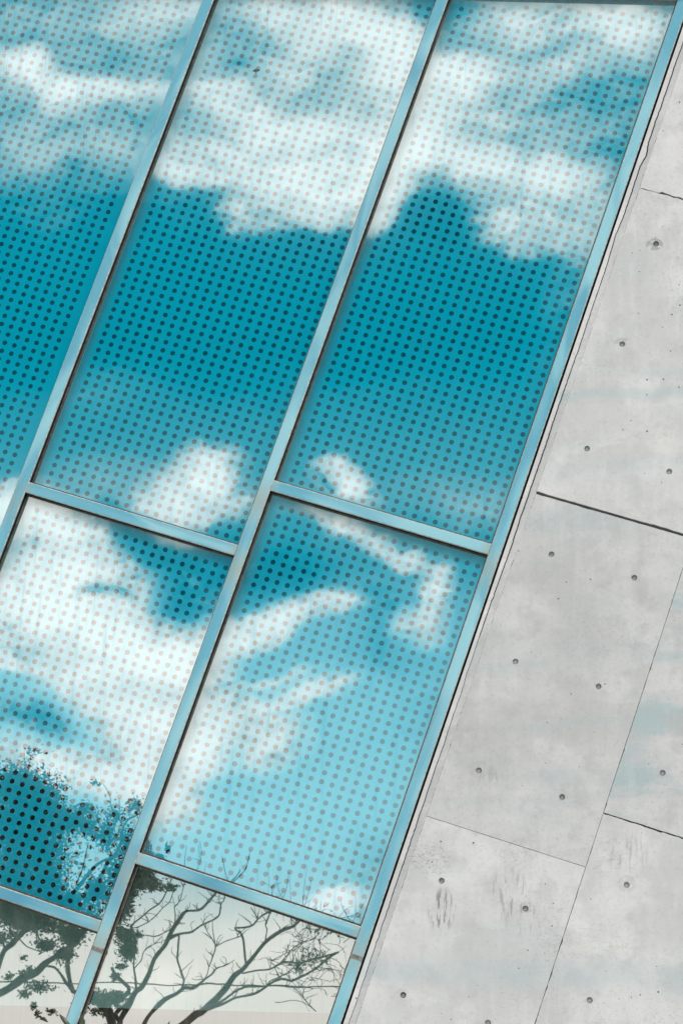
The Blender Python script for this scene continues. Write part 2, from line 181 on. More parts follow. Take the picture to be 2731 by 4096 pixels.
BARE_TWIGS=[
(-8.31,-19.61,4.84,0.0055,-8.31,-19.58,4.87,0.0048,-8.30,-19.54,4.90,0.0040,-8.31,-19.48,4.92,0.0032,-8.31,-19.41,4.94,0.0024),
(-8.31,-19.61,4.84,0.0055,-8.31,-19.60,4.86,0.0048,-8.30,-19.59,4.87,0.0040,-8.29,-19.58,4.89,0.0032,-8.29,-19.56,4.90,0.0025),
(-8.22,-19.55,4.97,0.0055,-8.23,-19.44,4.99,0.0047,-8.24,-19.32,5.00,0.0040,-8.27,-19.22,5.01,0.0032,-8.30,-19.15,5.01,0.0024),
(-8.22,-19.55,4.97,0.0055,-8.22,-19.51,4.99,0.0048,-8.22,-19.45,5.00,0.0040,-8.22,-19.39,5.00,0.0032,-8.23,-19.33,5.01,0.0024),
(-8.15,-19.56,5.03,0.0055,-8.16,-19.44,5.05,0.0047,-8.15,-19.30,5.07,0.0040,-8.16,-19.17,5.08,0.0032,-8.16,-19.05,5.10,0.0024),
(-8.15,-19.56,5.03,0.0055,-8.15,-19.52,5.04,0.0048,-8.15,-19.48,5.05,0.0040,-8.15,-19.43,5.06,0.0032,-8.15,-19.38,5.06,0.0024),
(-8.15,-19.56,5.03,0.0055,-8.12,-19.48,5.07,0.0047,-8.09,-19.40,5.11,0.0040,-8.05,-19.44,5.13,0.0032,-8.02,-19.51,5.15,0.0025),
(-7.99,-19.29,5.19,0.0055,-7.96,-19.15,5.21,0.0047,-7.94,-19.00,5.23,0.0039,-7.92,-18.85,5.25,0.0032,-7.89,-18.72,5.28,0.0024),
(-7.99,-19.29,5.19,0.0055,-7.98,-19.17,5.20,0.0047,-7.97,-19.05,5.22,0.0039,-7.96,-18.94,5.22,0.0032,-7.95,-18.83,5.24,0.0024),
(-7.99,-19.29,5.19,0.0055,-7.96,-19.35,5.21,0.0047,-7.94,-19.40,5.23,0.0040,-7.90,-19.40,5.25,0.0032,-7.87,-19.35,5.28,0.0024),
(-7.83,-18.85,5.31,0.0054,-7.80,-18.76,5.33,0.0046,-7.78,-18.65,5.35,0.0039,-7.76,-18.53,5.36,0.0031,-7.74,-18.42,5.38,0.0024),
(-7.83,-18.85,5.31,0.0054,-7.79,-18.69,5.34,0.0046,-7.76,-18.51,5.36,0.0039,-7.76,-18.36,5.38,0.0031,-7.78,-18.28,5.40,0.0024),
(-7.83,-18.85,5.31,0.0054,-7.83,-18.73,5.31,0.0046,-7.83,-18.63,5.32,0.0039,-7.84,-18.56,5.32,0.0031,-7.86,-18.50,5.32,0.0024),
(-7.68,-18.64,5.41,0.0054,-7.66,-18.48,5.43,0.0046,-7.64,-18.37,5.45,0.0038,-7.61,-18.27,5.47,0.0031,-7.59,-18.17,5.49,0.0024),
(-7.68,-18.64,5.41,0.0054,-7.68,-18.55,5.41,0.0046,-7.69,-18.50,5.40,0.0039,-7.70,-18.45,5.40,0.0031,-7.71,-18.39,5.40,0.0024),
(-7.54,-18.31,5.51,0.0053,-7.51,-18.17,5.54,0.0046,-7.48,-18.06,5.57,0.0038,-7.46,-17.97,5.61,0.0031,-7.47,-17.91,5.64,0.0023),
(-7.54,-18.31,5.51,0.0053,-7.52,-18.17,5.54,0.0046,-7.50,-18.06,5.56,0.0038,-7.48,-17.99,5.59,0.0031,-7.46,-17.93,5.62,0.0023),
(-7.54,-18.31,5.51,0.0053,-7.53,-18.25,5.52,0.0046,-7.52,-18.20,5.53,0.0038,-7.50,-18.16,5.54,0.0031,-7.49,-18.13,5.56,0.0024),
(-7.45,-18.15,5.59,0.0053,-7.42,-18.14,5.61,0.0046,-7.39,-18.14,5.64,0.0038,-7.36,-18.08,5.67,0.0031,-7.33,-18.11,5.70,0.0023),
(-7.45,-18.15,5.59,0.0053,-7.44,-18.01,5.61,0.0045,-7.47,-17.93,5.62,0.0038,-7.51,-17.91,5.63,0.0031,-7.56,-17.94,5.64,0.0023),
(-7.34,-18.03,5.70,0.0053,-7.34,-17.99,5.70,0.0045,-7.35,-17.95,5.70,0.0038,-7.36,-17.92,5.70,0.0031,-7.37,-17.90,5.70,0.0023),
(-7.34,-18.03,5.70,0.0053,-7.33,-17.95,5.72,0.0045,-7.33,-17.90,5.75,0.0038,-7.35,-17.88,5.78,0.0031,-7.37,-17.89,5.80,0.0023),
(-7.27,-18.00,5.78,0.0053,-7.26,-17.98,5.81,0.0045,-7.23,-18.00,5.84,0.0038,-7.23,-17.98,5.87,0.0031,-7.23,-17.98,5.91,0.0023),
(-7.27,-18.00,5.78,0.0053,-7.27,-17.96,5.79,0.0045,-7.27,-17.94,5.81,0.0038,-7.26,-17.94,5.84,0.0031,-7.25,-17.95,5.85,0.0023),
(-7.27,-18.00,5.78,0.0053,-7.26,-17.99,5.80,0.0045,-7.25,-17.98,5.82,0.0038,-7.25,-17.96,5.84,0.0031,-7.25,-17.95,5.86,0.0023),
(-7.21,-18.32,5.84,0.0053,-7.20,-18.24,5.86,0.0046,-7.19,-18.18,5.87,0.0038,-7.18,-18.13,5.89,0.0031,-7.17,-18.13,5.91,0.0024),
(-7.21,-18.32,5.84,0.0053,-7.20,-18.24,5.86,0.0046,-7.19,-18.17,5.87,0.0038,-7.20,-18.09,5.88,0.0031,-7.21,-18.03,5.88,0.0023),
(-7.21,-18.32,5.84,0.0053,-7.20,-18.23,5.85,0.0046,-7.20,-18.16,5.86,0.0038,-7.20,-18.10,5.87,0.0031,-7.20,-18.05,5.88,0.0023),
(-7.14,-18.41,5.95,0.0053,-7.13,-18.46,5.96,0.0046,-7.12,-18.51,5.98,0.0039,-7.12,-18.55,5.99,0.0031,-7.11,-18.58,6.01,0.0024),
(-7.14,-18.41,5.95,0.0053,-7.13,-18.37,5.96,0.0046,-7.12,-18.36,5.98,0.0038,-7.11,-18.38,6.00,0.0031,-7.11,-18.40,6.01,0.0024),
(-7.14,-18.41,5.95,0.0053,-7.12,-18.33,5.99,0.0046,-7.13,-18.22,6.00,0.0038,-7.15,-18.14,6.02,0.0031,-7.19,-18.14,6.05,0.0024),
(-7.09,-18.49,6.04,0.0054,-7.09,-18.44,6.05,0.0046,-7.09,-18.40,6.06,0.0039,-7.09,-18.37,6.07,0.0031,-7.09,-18.34,6.08,0.0024),
(-7.09,-18.49,6.04,0.0054,-7.09,-18.40,6.04,0.0046,-7.10,-18.33,6.06,0.0038,-7.11,-18.29,6.08,0.0031,-7.11,-18.28,6.10,0.0024),
(-7.04,-18.65,6.18,0.0054,-7.02,-18.74,6.22,0.0046,-7.01,-18.79,6.26,0.0039,-7.01,-18.80,6.30,0.0032,-7.01,-18.84,6.34,0.0024),
(-7.04,-18.65,6.18,0.0054,-7.04,-18.57,6.20,0.0046,-7.06,-18.53,6.21,0.0039,-7.07,-18.53,6.25,0.0031,-7.09,-18.57,6.29,0.0024),
(-7.04,-18.65,6.18,0.0054,-7.04,-18.61,6.21,0.0046,-7.04,-18.60,6.23,0.0039,-7.05,-18.60,6.26,0.0031,-7.06,-18.62,6.30,0.0024),
(-8.07,-18.76,5.20,0.0054,-8.07,-18.72,5.22,0.0046,-8.08,-18.69,5.24,0.0039,-8.09,-18.66,5.26,0.0031,-8.11,-18.67,5.28,0.0024),
(-8.07,-18.76,5.20,0.0054,-8.05,-18.72,5.22,0.0046,-8.03,-18.68,5.23,0.0039,-8.00,-18.64,5.25,0.0031,-7.98,-18.60,5.27,0.0024),
(-8.02,-18.53,5.35,0.0054,-8.00,-18.50,5.36,0.0046,-8.00,-18.48,5.37,0.0039,-7.99,-18.47,5.39,0.0031,-7.98,-18.45,5.41,0.0024),
(-8.02,-18.53,5.35,0.0054,-8.10,-18.63,5.37,0.0046,-8.19,-18.77,5.38,0.0039,-8.28,-18.92,5.41,0.0032,-8.37,-19.08,5.43,0.0024),
(-8.02,-18.53,5.35,0.0054,-8.02,-18.52,5.36,0.0046,-8.03,-18.53,5.38,0.0039,-8.04,-18.55,5.39,0.0031,-8.05,-18.56,5.41,0.0024),
(-8.01,-18.49,5.46,0.0053,-8.00,-18.47,5.47,0.0046,-7.99,-18.46,5.48,0.0039,-7.98,-18.45,5.49,0.0031,-7.97,-18.42,5.50,0.0024),
(-8.01,-18.49,5.46,0.0053,-7.98,-18.44,5.47,0.0046,-7.96,-18.42,5.48,0.0039,-7.96,-18.41,5.51,0.0031,-7.97,-18.43,5.53,0.0024),
(-8.13,-18.66,5.69,0.0054,-8.15,-18.66,5.71,0.0046,-8.18,-18.66,5.72,0.0039,-8.18,-18.63,5.74,0.0031,-8.17,-18.59,5.76,0.0024),
(-8.13,-18.66,5.69,0.0054,-8.11,-18.61,5.71,0.0046,-8.08,-18.57,5.73,0.0039,-8.07,-18.53,5.76,0.0031,-8.06,-18.49,5.79,0.0024),
(-7.92,-18.39,5.77,0.0053,-7.92,-18.38,5.79,0.0046,-7.91,-18.38,5.81,0.0039,-7.90,-18.37,5.83,0.0031,-7.91,-18.36,5.85,0.0024),
(-7.92,-18.39,5.77,0.0053,-7.86,-18.33,5.78,0.0046,-7.79,-18.25,5.77,0.0038,-7.72,-18.15,5.74,0.0031,-7.67,-18.06,5.69,0.0023),
(-7.73,-18.25,5.89,0.0053,-7.75,-18.28,5.93,0.0046,-7.78,-18.31,5.96,0.0038,-7.80,-18.31,5.98,0.0031,-7.84,-18.29,5.98,0.0024),
(-7.73,-18.25,5.89,0.0053,-7.75,-18.27,5.91,0.0046,-7.77,-18.29,5.92,0.0038,-7.79,-18.30,5.93,0.0031,-7.80,-18.31,5.94,0.0024),
(-7.63,-18.34,6.07,0.0053,-7.67,-18.39,6.11,0.0046,-7.69,-18.41,6.16,0.0039,-7.71,-18.38,6.19,0.0031,-7.73,-18.32,6.21,0.0024),
(-7.63,-18.34,6.07,0.0053,-7.66,-18.38,6.10,0.0046,-7.69,-18.37,6.10,0.0038,-7.71,-18.36,6.10,0.0031,-7.74,-18.34,6.11,0.0024),
(-7.61,-18.53,6.23,0.0054,-7.61,-18.56,6.25,0.0046,-7.60,-18.59,6.27,0.0039,-7.60,-18.62,6.29,0.0031,-7.60,-18.65,6.31,0.0024),
(-7.61,-18.53,6.23,0.0054,-7.63,-18.54,6.25,0.0046,-7.66,-18.53,6.27,0.0039,-7.68,-18.49,6.27,0.0031,-7.69,-18.44,6.27,0.0024),
(-7.87,-18.43,5.34,0.0053,-7.83,-18.37,5.36,0.0046,-7.80,-18.32,5.38,0.0038,-7.76,-18.30,5.40,0.0031,-7.73,-18.25,5.42,0.0024),
(-7.87,-18.43,5.34,0.0053,-7.83,-18.35,5.37,0.0046,-7.81,-18.28,5.40,0.0038,-7.78,-18.21,5.44,0.0031,-7.77,-18.17,5.48,0.0024),
(-7.71,-18.29,5.42,0.0053,-7.70,-18.19,5.44,0.0046,-7.69,-18.12,5.47,0.0038,-7.68,-18.08,5.51,0.0031,-7.68,-18.06,5.55,0.0023),
(-7.71,-18.29,5.42,0.0053,-7.67,-18.30,5.43,0.0046,-7.63,-18.33,5.45,0.0038,-7.60,-18.35,5.47,0.0031,-7.56,-18.38,5.50,0.0024),
(-7.56,-18.13,5.51,0.0053,-7.56,-18.09,5.52,0.0045,-7.57,-18.06,5.53,0.0038,-7.57,-18.02,5.54,0.0031,-7.56,-18.00,5.55,0.0023),
(-7.56,-18.13,5.51,0.0053,-7.54,-18.12,5.53,0.0046,-7.52,-18.08,5.55,0.0038,-7.50,-18.06,5.56,0.0031,-7.48,-18.05,5.58,0.0023),
(-7.48,-18.17,5.57,0.0053,-7.47,-18.08,5.57,0.0045,-7.48,-18.01,5.59,0.0038,-7.48,-17.95,5.60,0.0031,-7.48,-17.92,5.62,0.0023),
(-7.48,-18.17,5.57,0.0053,-7.45,-18.14,5.59,0.0046,-7.42,-18.13,5.61,0.0038,-7.40,-18.21,5.63,0.0031,-7.39,-18.32,5.64,0.0024),
(-7.48,-18.17,5.57,0.0053,-7.45,-18.15,5.59,0.0046,-7.43,-18.16,5.60,0.0038,-7.41,-18.18,5.62,0.0031,-7.39,-18.22,5.64,0.0024),
(-7.42,-18.10,5.62,0.0053,-7.39,-18.04,5.65,0.0045,-7.36,-17.98,5.68,0.0038,-7.35,-17.92,5.72,0.0031,-7.33,-17.89,5.76,0.0023),
(-7.42,-18.10,5.62,0.0053,-7.39,-18.02,5.65,0.0045,-7.36,-17.95,5.69,0.0038,-7.33,-17.94,5.72,0.0031,-7.30,-17.94,5.76,0.0023),
(-7.40,-17.91,5.83,0.0053,-7.38,-17.92,5.85,0.0045,-7.37,-17.92,5.86,0.0038,-7.36,-17.94,5.88,0.0031,-7.36,-17.97,5.91,0.0023),
(-7.40,-17.91,5.83,0.0053,-7.42,-17.98,5.88,0.0045,-7.45,-18.06,5.93,0.0038,-7.49,-18.16,5.99,0.0031,-7.53,-18.26,6.04,0.0024),
(-7.36,-17.99,5.92,0.0053,-7.38,-18.02,5.95,0.0045,-7.39,-18.07,5.97,0.0038,-7.41,-18.11,6.00,0.0031,-7.42,-18.16,6.02,0.0024),
(-7.36,-17.99,5.92,0.0053,-7.38,-18.03,5.95,0.0045,-7.40,-18.08,5.98,0.0038,-7.40,-18.13,6.01,0.0031,-7.39,-18.15,6.03,0.0024),
(-7.36,-17.99,5.92,0.0053,-7.34,-18.00,5.94,0.0045,-7.32,-18.01,5.95,0.0038,-7.31,-18.03,5.97,0.0031,-7.30,-18.07,6.00,0.0023),
(-7.41,-18.33,6.13,0.0053,-7.42,-18.40,6.17,0.0046,-7.43,-18.47,6.21,0.0039,-7.44,-18.55,6.25,0.0031,-7.44,-18.61,6.28,0.0024),
(-7.41,-18.33,6.13,0.0053,-7.44,-18.40,6.16,0.0046,-7.47,-18.47,6.20,0.0039,-7.48,-18.53,6.23,0.0031,-7.50,-18.60,6.26,0.0024),
(-7.41,-18.33,6.13,0.0053,-7.43,-18.38,6.16,0.0046,-7.45,-18.43,6.18,0.0039,-7.48,-18.48,6.20,0.0031,-7.50,-18.52,6.22,0.0024),
(-7.48,-18.83,6.39,0.0054,-7.50,-18.87,6.41,0.0047,-7.51,-18.91,6.43,0.0039,-7.53,-18.93,6.45,0.0032,-7.54,-18.94,6.46,0.0024),
(-7.48,-18.83,6.39,0.0054,-7.49,-18.91,6.43,0.0047,-7.49,-18.98,6.47,0.0039,-7.50,-19.07,6.51,0.0032,-7.51,-19.15,6.56,0.0024),
(-7.54,-19.40,6.69,0.0055,-7.55,-19.35,6.68,0.0047,-7.57,-19.30,6.68,0.0040,-7.59,-19.24,6.68,0.0032,-7.60,-19.18,6.68,0.0024),
(-7.54,-19.40,6.69,0.0055,-7.57,-19.40,6.74,0.0047,-7.58,-19.43,6.79,0.0040,-7.59,-19.44,6.85,0.0032,-7.59,-19.41,6.89,0.0024),
(-7.80,-18.21,5.66,0.0053,-7.83,-18.26,5.69,0.0046,-7.86,-18.31,5.73,0.0038,-7.88,-18.34,5.76,0.0031,-7.90,-18.37,5.79,0.0024),
(-7.80,-18.21,5.66,0.0053,-7.83,-18.27,5.71,0.0046,-7.88,-18.34,5.76,0.0038,-7.95,-18.42,5.77,0.0031,-8.00,-18.46,5.79,0.0024),
(-7.80,-18.21,5.66,0.0053,-7.87,-18.31,5.70,0.0046,-7.93,-18.40,5.73,0.0039,-7.99,-18.46,5.76,0.0031,-8.04,-18.49,5.79,0.0024),
(-7.63,-18.10,5.82,0.0053,-7.63,-18.13,5.86,0.0046,-7.64,-18.18,5.90,0.0038,-7.66,-18.24,5.94,0.0031,-7.71,-18.28,5.97,0.0024),
(-7.63,-18.10,5.82,0.0053,-7.67,-18.18,5.87,0.0046,-7.72,-18.25,5.91,0.0038,-7.77,-18.30,5.94,0.0031,-7.80,-18.31,5.97,0.0024),
(-7.63,-18.10,5.82,0.0053,-7.61,-18.10,5.84,0.0046,-7.59,-18.10,5.86,0.0038,-7.57,-18.10,5.89,0.0031,-7.55,-18.12,5.91,0.0024),
(-7.53,-18.11,5.92,0.0053,-7.51,-18.10,5.93,0.0046,-7.50,-18.09,5.93,0.0038,-7.47,-18.06,5.92,0.0031,-7.45,-18.04,5.92,0.0023),
(-7.53,-18.11,5.92,0.0053,-7.56,-18.14,5.93,0.0046,-7.58,-18.17,5.94,0.0038,-7.60,-18.20,5.95,0.0031,-7.63,-18.22,5.95,0.0024),
(-7.43,-19.00,5.65,0.0054,-7.39,-18.79,5.67,0.0046,-7.36,-18.59,5.69,0.0039,-7.32,-18.53,5.72,0.0031,-7.30,-18.57,5.75,0.0024),
(-7.43,-19.00,5.65,0.0054,-7.42,-19.02,5.66,0.0047,-7.40,-19.03,5.68,0.0039,-7.39,-19.03,5.69,0.0032,-7.38,-19.05,5.70,0.0024),
(-7.32,-19.11,5.77,0.0055,-7.29,-18.99,5.79,0.0047,-7.26,-18.86,5.81,0.0039,-7.24,-18.75,5.83,0.0031,-7.21,-18.68,5.86,0.0024),
(-7.32,-19.11,5.77,0.0055,-7.28,-18.96,5.80,0.0047,-7.24,-18.92,5.84,0.0039,-7.22,-19.05,5.88,0.0032,-7.20,-19.13,5.91,0.0024),
(-7.23,-19.43,5.87,0.0055,-7.22,-19.40,5.89,0.0047,-7.21,-19.42,5.90,0.0040,-7.20,-19.46,5.92,0.0032,-7.19,-19.50,5.92,0.0025),
(-7.23,-19.43,5.87,0.0055,-7.23,-19.29,5.88,0.0047,-7.22,-19.13,5.88,0.0039,-7.22,-18.96,5.88,0.0032,-7.21,-18.79,5.87,0.0024),
(-7.17,-19.46,5.95,0.0055,-7.16,-19.41,5.97,0.0047,-7.15,-19.38,5.98,0.0040,-7.14,-19.36,6.00,0.0032,-7.13,-19.32,6.01,0.0024),
(-7.17,-19.46,5.95,0.0055,-7.15,-19.41,5.98,0.0047,-7.13,-19.33,6.01,0.0040,-7.12,-19.19,6.02,0.0032,-7.11,-19.03,6.02,0.0024),
(-7.11,-19.18,6.03,0.0055,-7.11,-19.10,6.03,0.0047,-7.11,-19.02,6.03,0.0039,-7.11,-18.94,6.03,0.0032,-7.11,-18.86,6.03,0.0024),
(-7.11,-19.18,6.03,0.0055,-7.11,-18.97,6.02,0.0047,-7.11,-18.77,6.01,0.0039,-7.11,-18.57,6.01,0.0031,-7.11,-18.40,6.00,0.0024),
(-7.11,-19.18,6.03,0.0055,-7.10,-19.07,6.04,0.0047,-7.10,-18.96,6.04,0.0039,-7.09,-18.85,6.05,0.0032,-7.09,-18.74,6.04,0.0024),
(-7.07,-19.14,6.10,0.0055,-7.08,-18.92,6.08,0.0047,-7.08,-18.70,6.07,0.0039,-7.08,-18.51,6.07,0.0031,-7.09,-18.38,6.09,0.0024),
(-7.07,-19.14,6.10,0.0055,-7.06,-19.10,6.11,0.0047,-7.06,-19.05,6.12,0.0039,-7.05,-19.01,6.13,0.0032,-7.05,-18.96,6.14,0.0024),
(-7.07,-19.14,6.10,0.0055,-7.05,-18.98,6.13,0.0047,-7.03,-18.90,6.16,0.0039,-7.02,-18.78,6.19,0.0031,-7.03,-18.66,6.22,0.0024),
(-7.73,-19.53,5.39,0.0055,-7.71,-19.49,5.41,0.0047,-7.68,-19.42,5.43,0.0040,-7.66,-19.39,5.45,0.0032,-7.64,-19.40,5.47,0.0024),
(-7.73,-19.53,5.39,0.0055,-7.72,-19.38,5.40,0.0047,-7.71,-19.21,5.41,0.0039,-7.68,-19.04,5.43,0.0032,-7.64,-18.90,5.46,0.0024),
(-7.73,-19.78,5.28,0.0056,-7.69,-19.79,5.31,0.0048,-7.65,-19.79,5.34,0.0040,-7.61,-19.79,5.37,0.0032,-7.57,-19.79,5.41,0.0025),
(-7.73,-19.78,5.28,0.0056,-7.74,-19.78,5.29,0.0048,-7.74,-19.77,5.31,0.0040,-7.75,-19.75,5.32,0.0032,-7.75,-19.72,5.33,0.0025),
(-7.65,-19.66,5.15,0.0055,-7.69,-19.72,5.18,0.0048,-7.74,-19.76,5.21,0.0040,-7.78,-19.78,5.23,0.0032,-7.81,-19.76,5.25,0.0025),
(-7.65,-19.66,5.15,0.0055,-7.63,-19.70,5.19,0.0048,-7.62,-19.75,5.25,0.0040,-7.61,-19.77,5.30,0.0032,-7.59,-19.79,5.34,0.0025),
(-7.65,-19.66,5.15,0.0055,-7.68,-19.72,5.19,0.0048,-7.72,-19.77,5.22,0.0040,-7.74,-19.78,5.26,0.0032,-7.75,-19.77,5.29,0.0025),
(-7.90,-19.23,4.73,0.0055,-7.89,-19.28,4.76,0.0047,-7.89,-19.35,4.80,0.0040,-7.91,-19.43,4.84,0.0032,-7.92,-19.51,4.88,0.0025),
(-7.90,-19.23,4.73,0.0055,-7.88,-19.24,4.74,0.0047,-7.86,-19.23,4.75,0.0040,-7.86,-19.25,4.77,0.0032,-7.87,-19.32,4.79,0.0024),
(-7.81,-19.38,4.87,0.0055,-7.88,-19.53,4.92,0.0048,-7.94,-19.64,4.97,0.0040,-8.00,-19.71,5.01,0.0032,-8.03,-19.71,5.05,0.0025),
(-7.81,-19.38,4.87,0.0055,-7.80,-19.39,4.88,0.0047,-7.77,-19.38,4.88,0.0040,-7.75,-19.38,4.89,0.0032,-7.75,-19.42,4.92,0.0024),
(-7.68,-19.43,4.95,0.0055,-7.63,-19.43,4.98,0.0047,-7.57,-19.40,4.98,0.0040,-7.52,-19.41,4.99,0.0032,-7.48,-19.44,5.00,0.0024),
(-7.68,-19.43,4.95,0.0055,-7.66,-19.47,5.00,0.0047,-7.62,-19.50,5.03,0.0040,-7.56,-19.44,5.01,0.0032,-7.51,-19.43,5.01,0.0024),
(-7.68,-19.43,4.95,0.0055,-7.72,-19.50,4.98,0.0048,-7.76,-19.58,5.02,0.0040,-7.78,-19.65,5.06,0.0032,-7.80,-19.70,5.10,0.0025),
(-7.60,-19.50,5.03,0.0055,-7.59,-19.52,5.06,0.0048,-7.57,-19.52,5.06,0.0040,-7.55,-19.51,5.07,0.0032,-7.53,-19.51,5.07,0.0025),
(-7.60,-19.50,5.03,0.0055,-7.65,-19.57,5.07,0.0048,-7.70,-19.64,5.09,0.0040,-7.75,-19.68,5.11,0.0032,-7.80,-19.73,5.12,0.0025),
(-7.47,-19.47,5.03,0.0055,-7.46,-19.49,5.05,0.0047,-7.45,-19.50,5.06,0.0040,-7.44,-19.52,5.07,0.0032,-7.42,-19.54,5.08,0.0025),
(-7.47,-19.47,5.03,0.0055,-7.49,-19.49,5.06,0.0047,-7.51,-19.51,5.07,0.0040,-7.54,-19.54,5.09,0.0032,-7.57,-19.57,5.11,0.0025),
(-7.47,-19.47,5.03,0.0055,-7.45,-19.49,5.04,0.0047,-7.42,-19.51,5.05,0.0040,-7.41,-19.55,5.07,0.0032,-7.39,-19.58,5.09,0.0025),
(-7.38,-19.59,5.11,0.0055,-7.40,-19.59,5.14,0.0048,-7.42,-19.60,5.17,0.0040,-7.44,-19.63,5.21,0.0032,-7.47,-19.67,5.24,0.0025),
(-7.38,-19.59,5.11,0.0055,-7.41,-19.57,5.13,0.0048,-7.45,-19.57,5.13,0.0040,-7.49,-19.58,5.14,0.0032,-7.53,-19.62,5.17,0.0025),
(-7.38,-19.59,5.11,0.0055,-7.40,-19.59,5.14,0.0048,-7.42,-19.60,5.16,0.0040,-7.45,-19.61,5.18,0.0032,-7.49,-19.61,5.17,0.0025),
(-7.30,-19.73,5.21,0.0056,-7.29,-19.73,5.23,0.0048,-7.28,-19.73,5.25,0.0040,-7.27,-19.74,5.26,0.0032,-7.26,-19.73,5.28,0.0025),
(-7.30,-19.73,5.21,0.0056,-7.28,-19.73,5.24,0.0048,-7.28,-19.72,5.28,0.0040,-7.29,-19.70,5.31,0.0032,-7.31,-19.70,5.33,0.0025),
(-7.25,-19.73,5.31,0.0056,-7.22,-19.76,5.33,0.0048,-7.18,-19.79,5.37,0.0040,-7.15,-19.83,5.39,0.0033,-7.11,-19.89,5.41,0.0025),
(-7.25,-19.73,5.31,0.0056,-7.26,-19.72,5.32,0.0048,-7.27,-19.71,5.33,0.0040,-7.28,-19.70,5.35,0.0032,-7.30,-19.70,5.36,0.0025),
(-7.25,-19.73,5.31,0.0056,-7.26,-19.72,5.32,0.0048,-7.27,-19.71,5.34,0.0040,-7.27,-19.71,5.37,0.0032,-7.27,-19.71,5.39,0.0025),
(-7.17,-19.83,5.37,0.0056,-7.17,-19.78,5.38,0.0048,-7.19,-19.74,5.39,0.0040,-7.21,-19.72,5.41,0.0032,-7.22,-19.72,5.44,0.0025),
(-7.17,-19.83,5.37,0.0056,-7.16,-19.79,5.39,0.0048,-7.16,-19.75,5.42,0.0040,-7.17,-19.73,5.45,0.0032,-7.20,-19.72,5.46,0.0025),
(-7.34,-19.69,5.32,0.0055,-7.37,-19.72,5.36,0.0048,-7.39,-19.75,5.41,0.0040,-7.43,-19.78,5.44,0.0032,-7.44,-19.79,5.48,0.0025),
(-7.34,-19.69,5.32,0.0055,-7.35,-19.70,5.34,0.0048,-7.36,-19.71,5.36,0.0040,-7.37,-19.73,5.38,0.0032,-7.38,-19.74,5.40,0.0025),
(-7.34,-19.69,5.32,0.0055,-7.35,-19.70,5.35,0.0048,-7.36,-19.72,5.37,0.0040,-7.36,-19.73,5.39,0.0032,-7.37,-19.75,5.42,0.0025),
(-7.30,-19.74,5.46,0.0056,-7.32,-19.75,5.48,0.0048,-7.33,-19.76,5.50,0.0040,-7.32,-19.77,5.52,0.0032,-7.32,-19.77,5.54,0.0025),
(-7.30,-19.74,5.46,0.0056,-7.32,-19.75,5.48,0.0048,-7.36,-19.77,5.50,0.0040,-7.39,-19.78,5.52,0.0032,-7.41,-19.78,5.55,0.0025),
(-7.30,-19.74,5.46,0.0056,-7.32,-19.75,5.48,0.0048,-7.35,-19.77,5.50,0.0040,-7.37,-19.78,5.51,0.0032,-7.40,-19.79,5.53,0.0025),
(-7.28,-19.76,5.57,0.0056,-7.28,-19.76,5.59,0.0048,-7.27,-19.76,5.60,0.0040,-7.25,-19.76,5.61,0.0032,-7.24,-19.75,5.61,0.0025),
(-7.28,-19.76,5.57,0.0056,-7.27,-19.77,5.62,0.0048,-7.26,-19.76,5.66,0.0040,-7.24,-19.76,5.70,0.0032,-7.20,-19.75,5.73,0.0025),
(-7.28,-19.76,5.57,0.0056,-7.26,-19.76,5.60,0.0048,-7.24,-19.76,5.64,0.0040,-7.22,-19.76,5.67,0.0032,-7.19,-19.75,5.70,0.0025),
(-7.32,-19.75,5.66,0.0056,-7.35,-19.72,5.68,0.0048,-7.36,-19.66,5.69,0.0040,-7.38,-19.58,5.70,0.0032,-7.39,-19.48,5.70,0.0025),
(-7.32,-19.75,5.66,0.0056,-7.35,-19.72,5.68,0.0048,-7.37,-19.65,5.69,0.0040,-7.39,-19.55,5.70,0.0032,-7.39,-19.41,5.70,0.0024),
(-7.35,-19.50,5.74,0.0055,-7.34,-19.33,5.76,0.0047,-7.32,-19.13,5.77,0.0039,-7.29,-18.93,5.78,0.0032,-7.27,-18.72,5.80,0.0024),
(-7.35,-19.50,5.74,0.0055,-7.33,-19.50,5.76,0.0048,-7.32,-19.46,5.78,0.0040,-7.31,-19.38,5.79,0.0032,-7.29,-19.31,5.81,0.0024),
(-7.35,-19.50,5.74,0.0055,-7.34,-19.41,5.75,0.0047,-7.33,-19.32,5.76,0.0040,-7.32,-19.23,5.77,0.0032,-7.30,-19.17,5.79,0.0024),
(-6.99,-19.66,5.70,0.0055,-6.97,-19.65,5.74,0.0048,-6.93,-19.64,5.77,0.0040,-6.89,-19.62,5.81,0.0032,-6.86,-19.62,5.84,0.0025),
(-6.99,-19.66,5.70,0.0055,-6.99,-19.66,5.72,0.0048,-6.99,-19.67,5.74,0.0040,-7.00,-19.67,5.76,0.0032,-7.01,-19.69,5.78,0.0025),
(-7.44,-19.56,4.72,0.0055,-7.43,-19.63,4.75,0.0048,-7.42,-19.68,4.79,0.0040,-7.41,-19.73,4.83,0.0032,-7.40,-19.73,4.86,0.0025),
(-7.44,-19.56,4.72,0.0055,-7.44,-19.51,4.73,0.0048,-7.44,-19.49,4.75,0.0040,-7.44,-19.47,4.77,0.0032,-7.43,-19.47,4.79,0.0025),
(-7.41,-19.92,4.81,0.0056,-7.41,-19.87,4.82,0.0048,-7.41,-19.81,4.82,0.0040,-7.41,-19.75,4.83,0.0032,-7.41,-19.69,4.83,0.0025),
(-7.41,-19.92,4.81,0.0056,-7.41,-19.86,4.82,0.0048,-7.41,-19.79,4.83,0.0040,-7.41,-19.72,4.83,0.0032,-7.42,-19.65,4.83,0.0025),
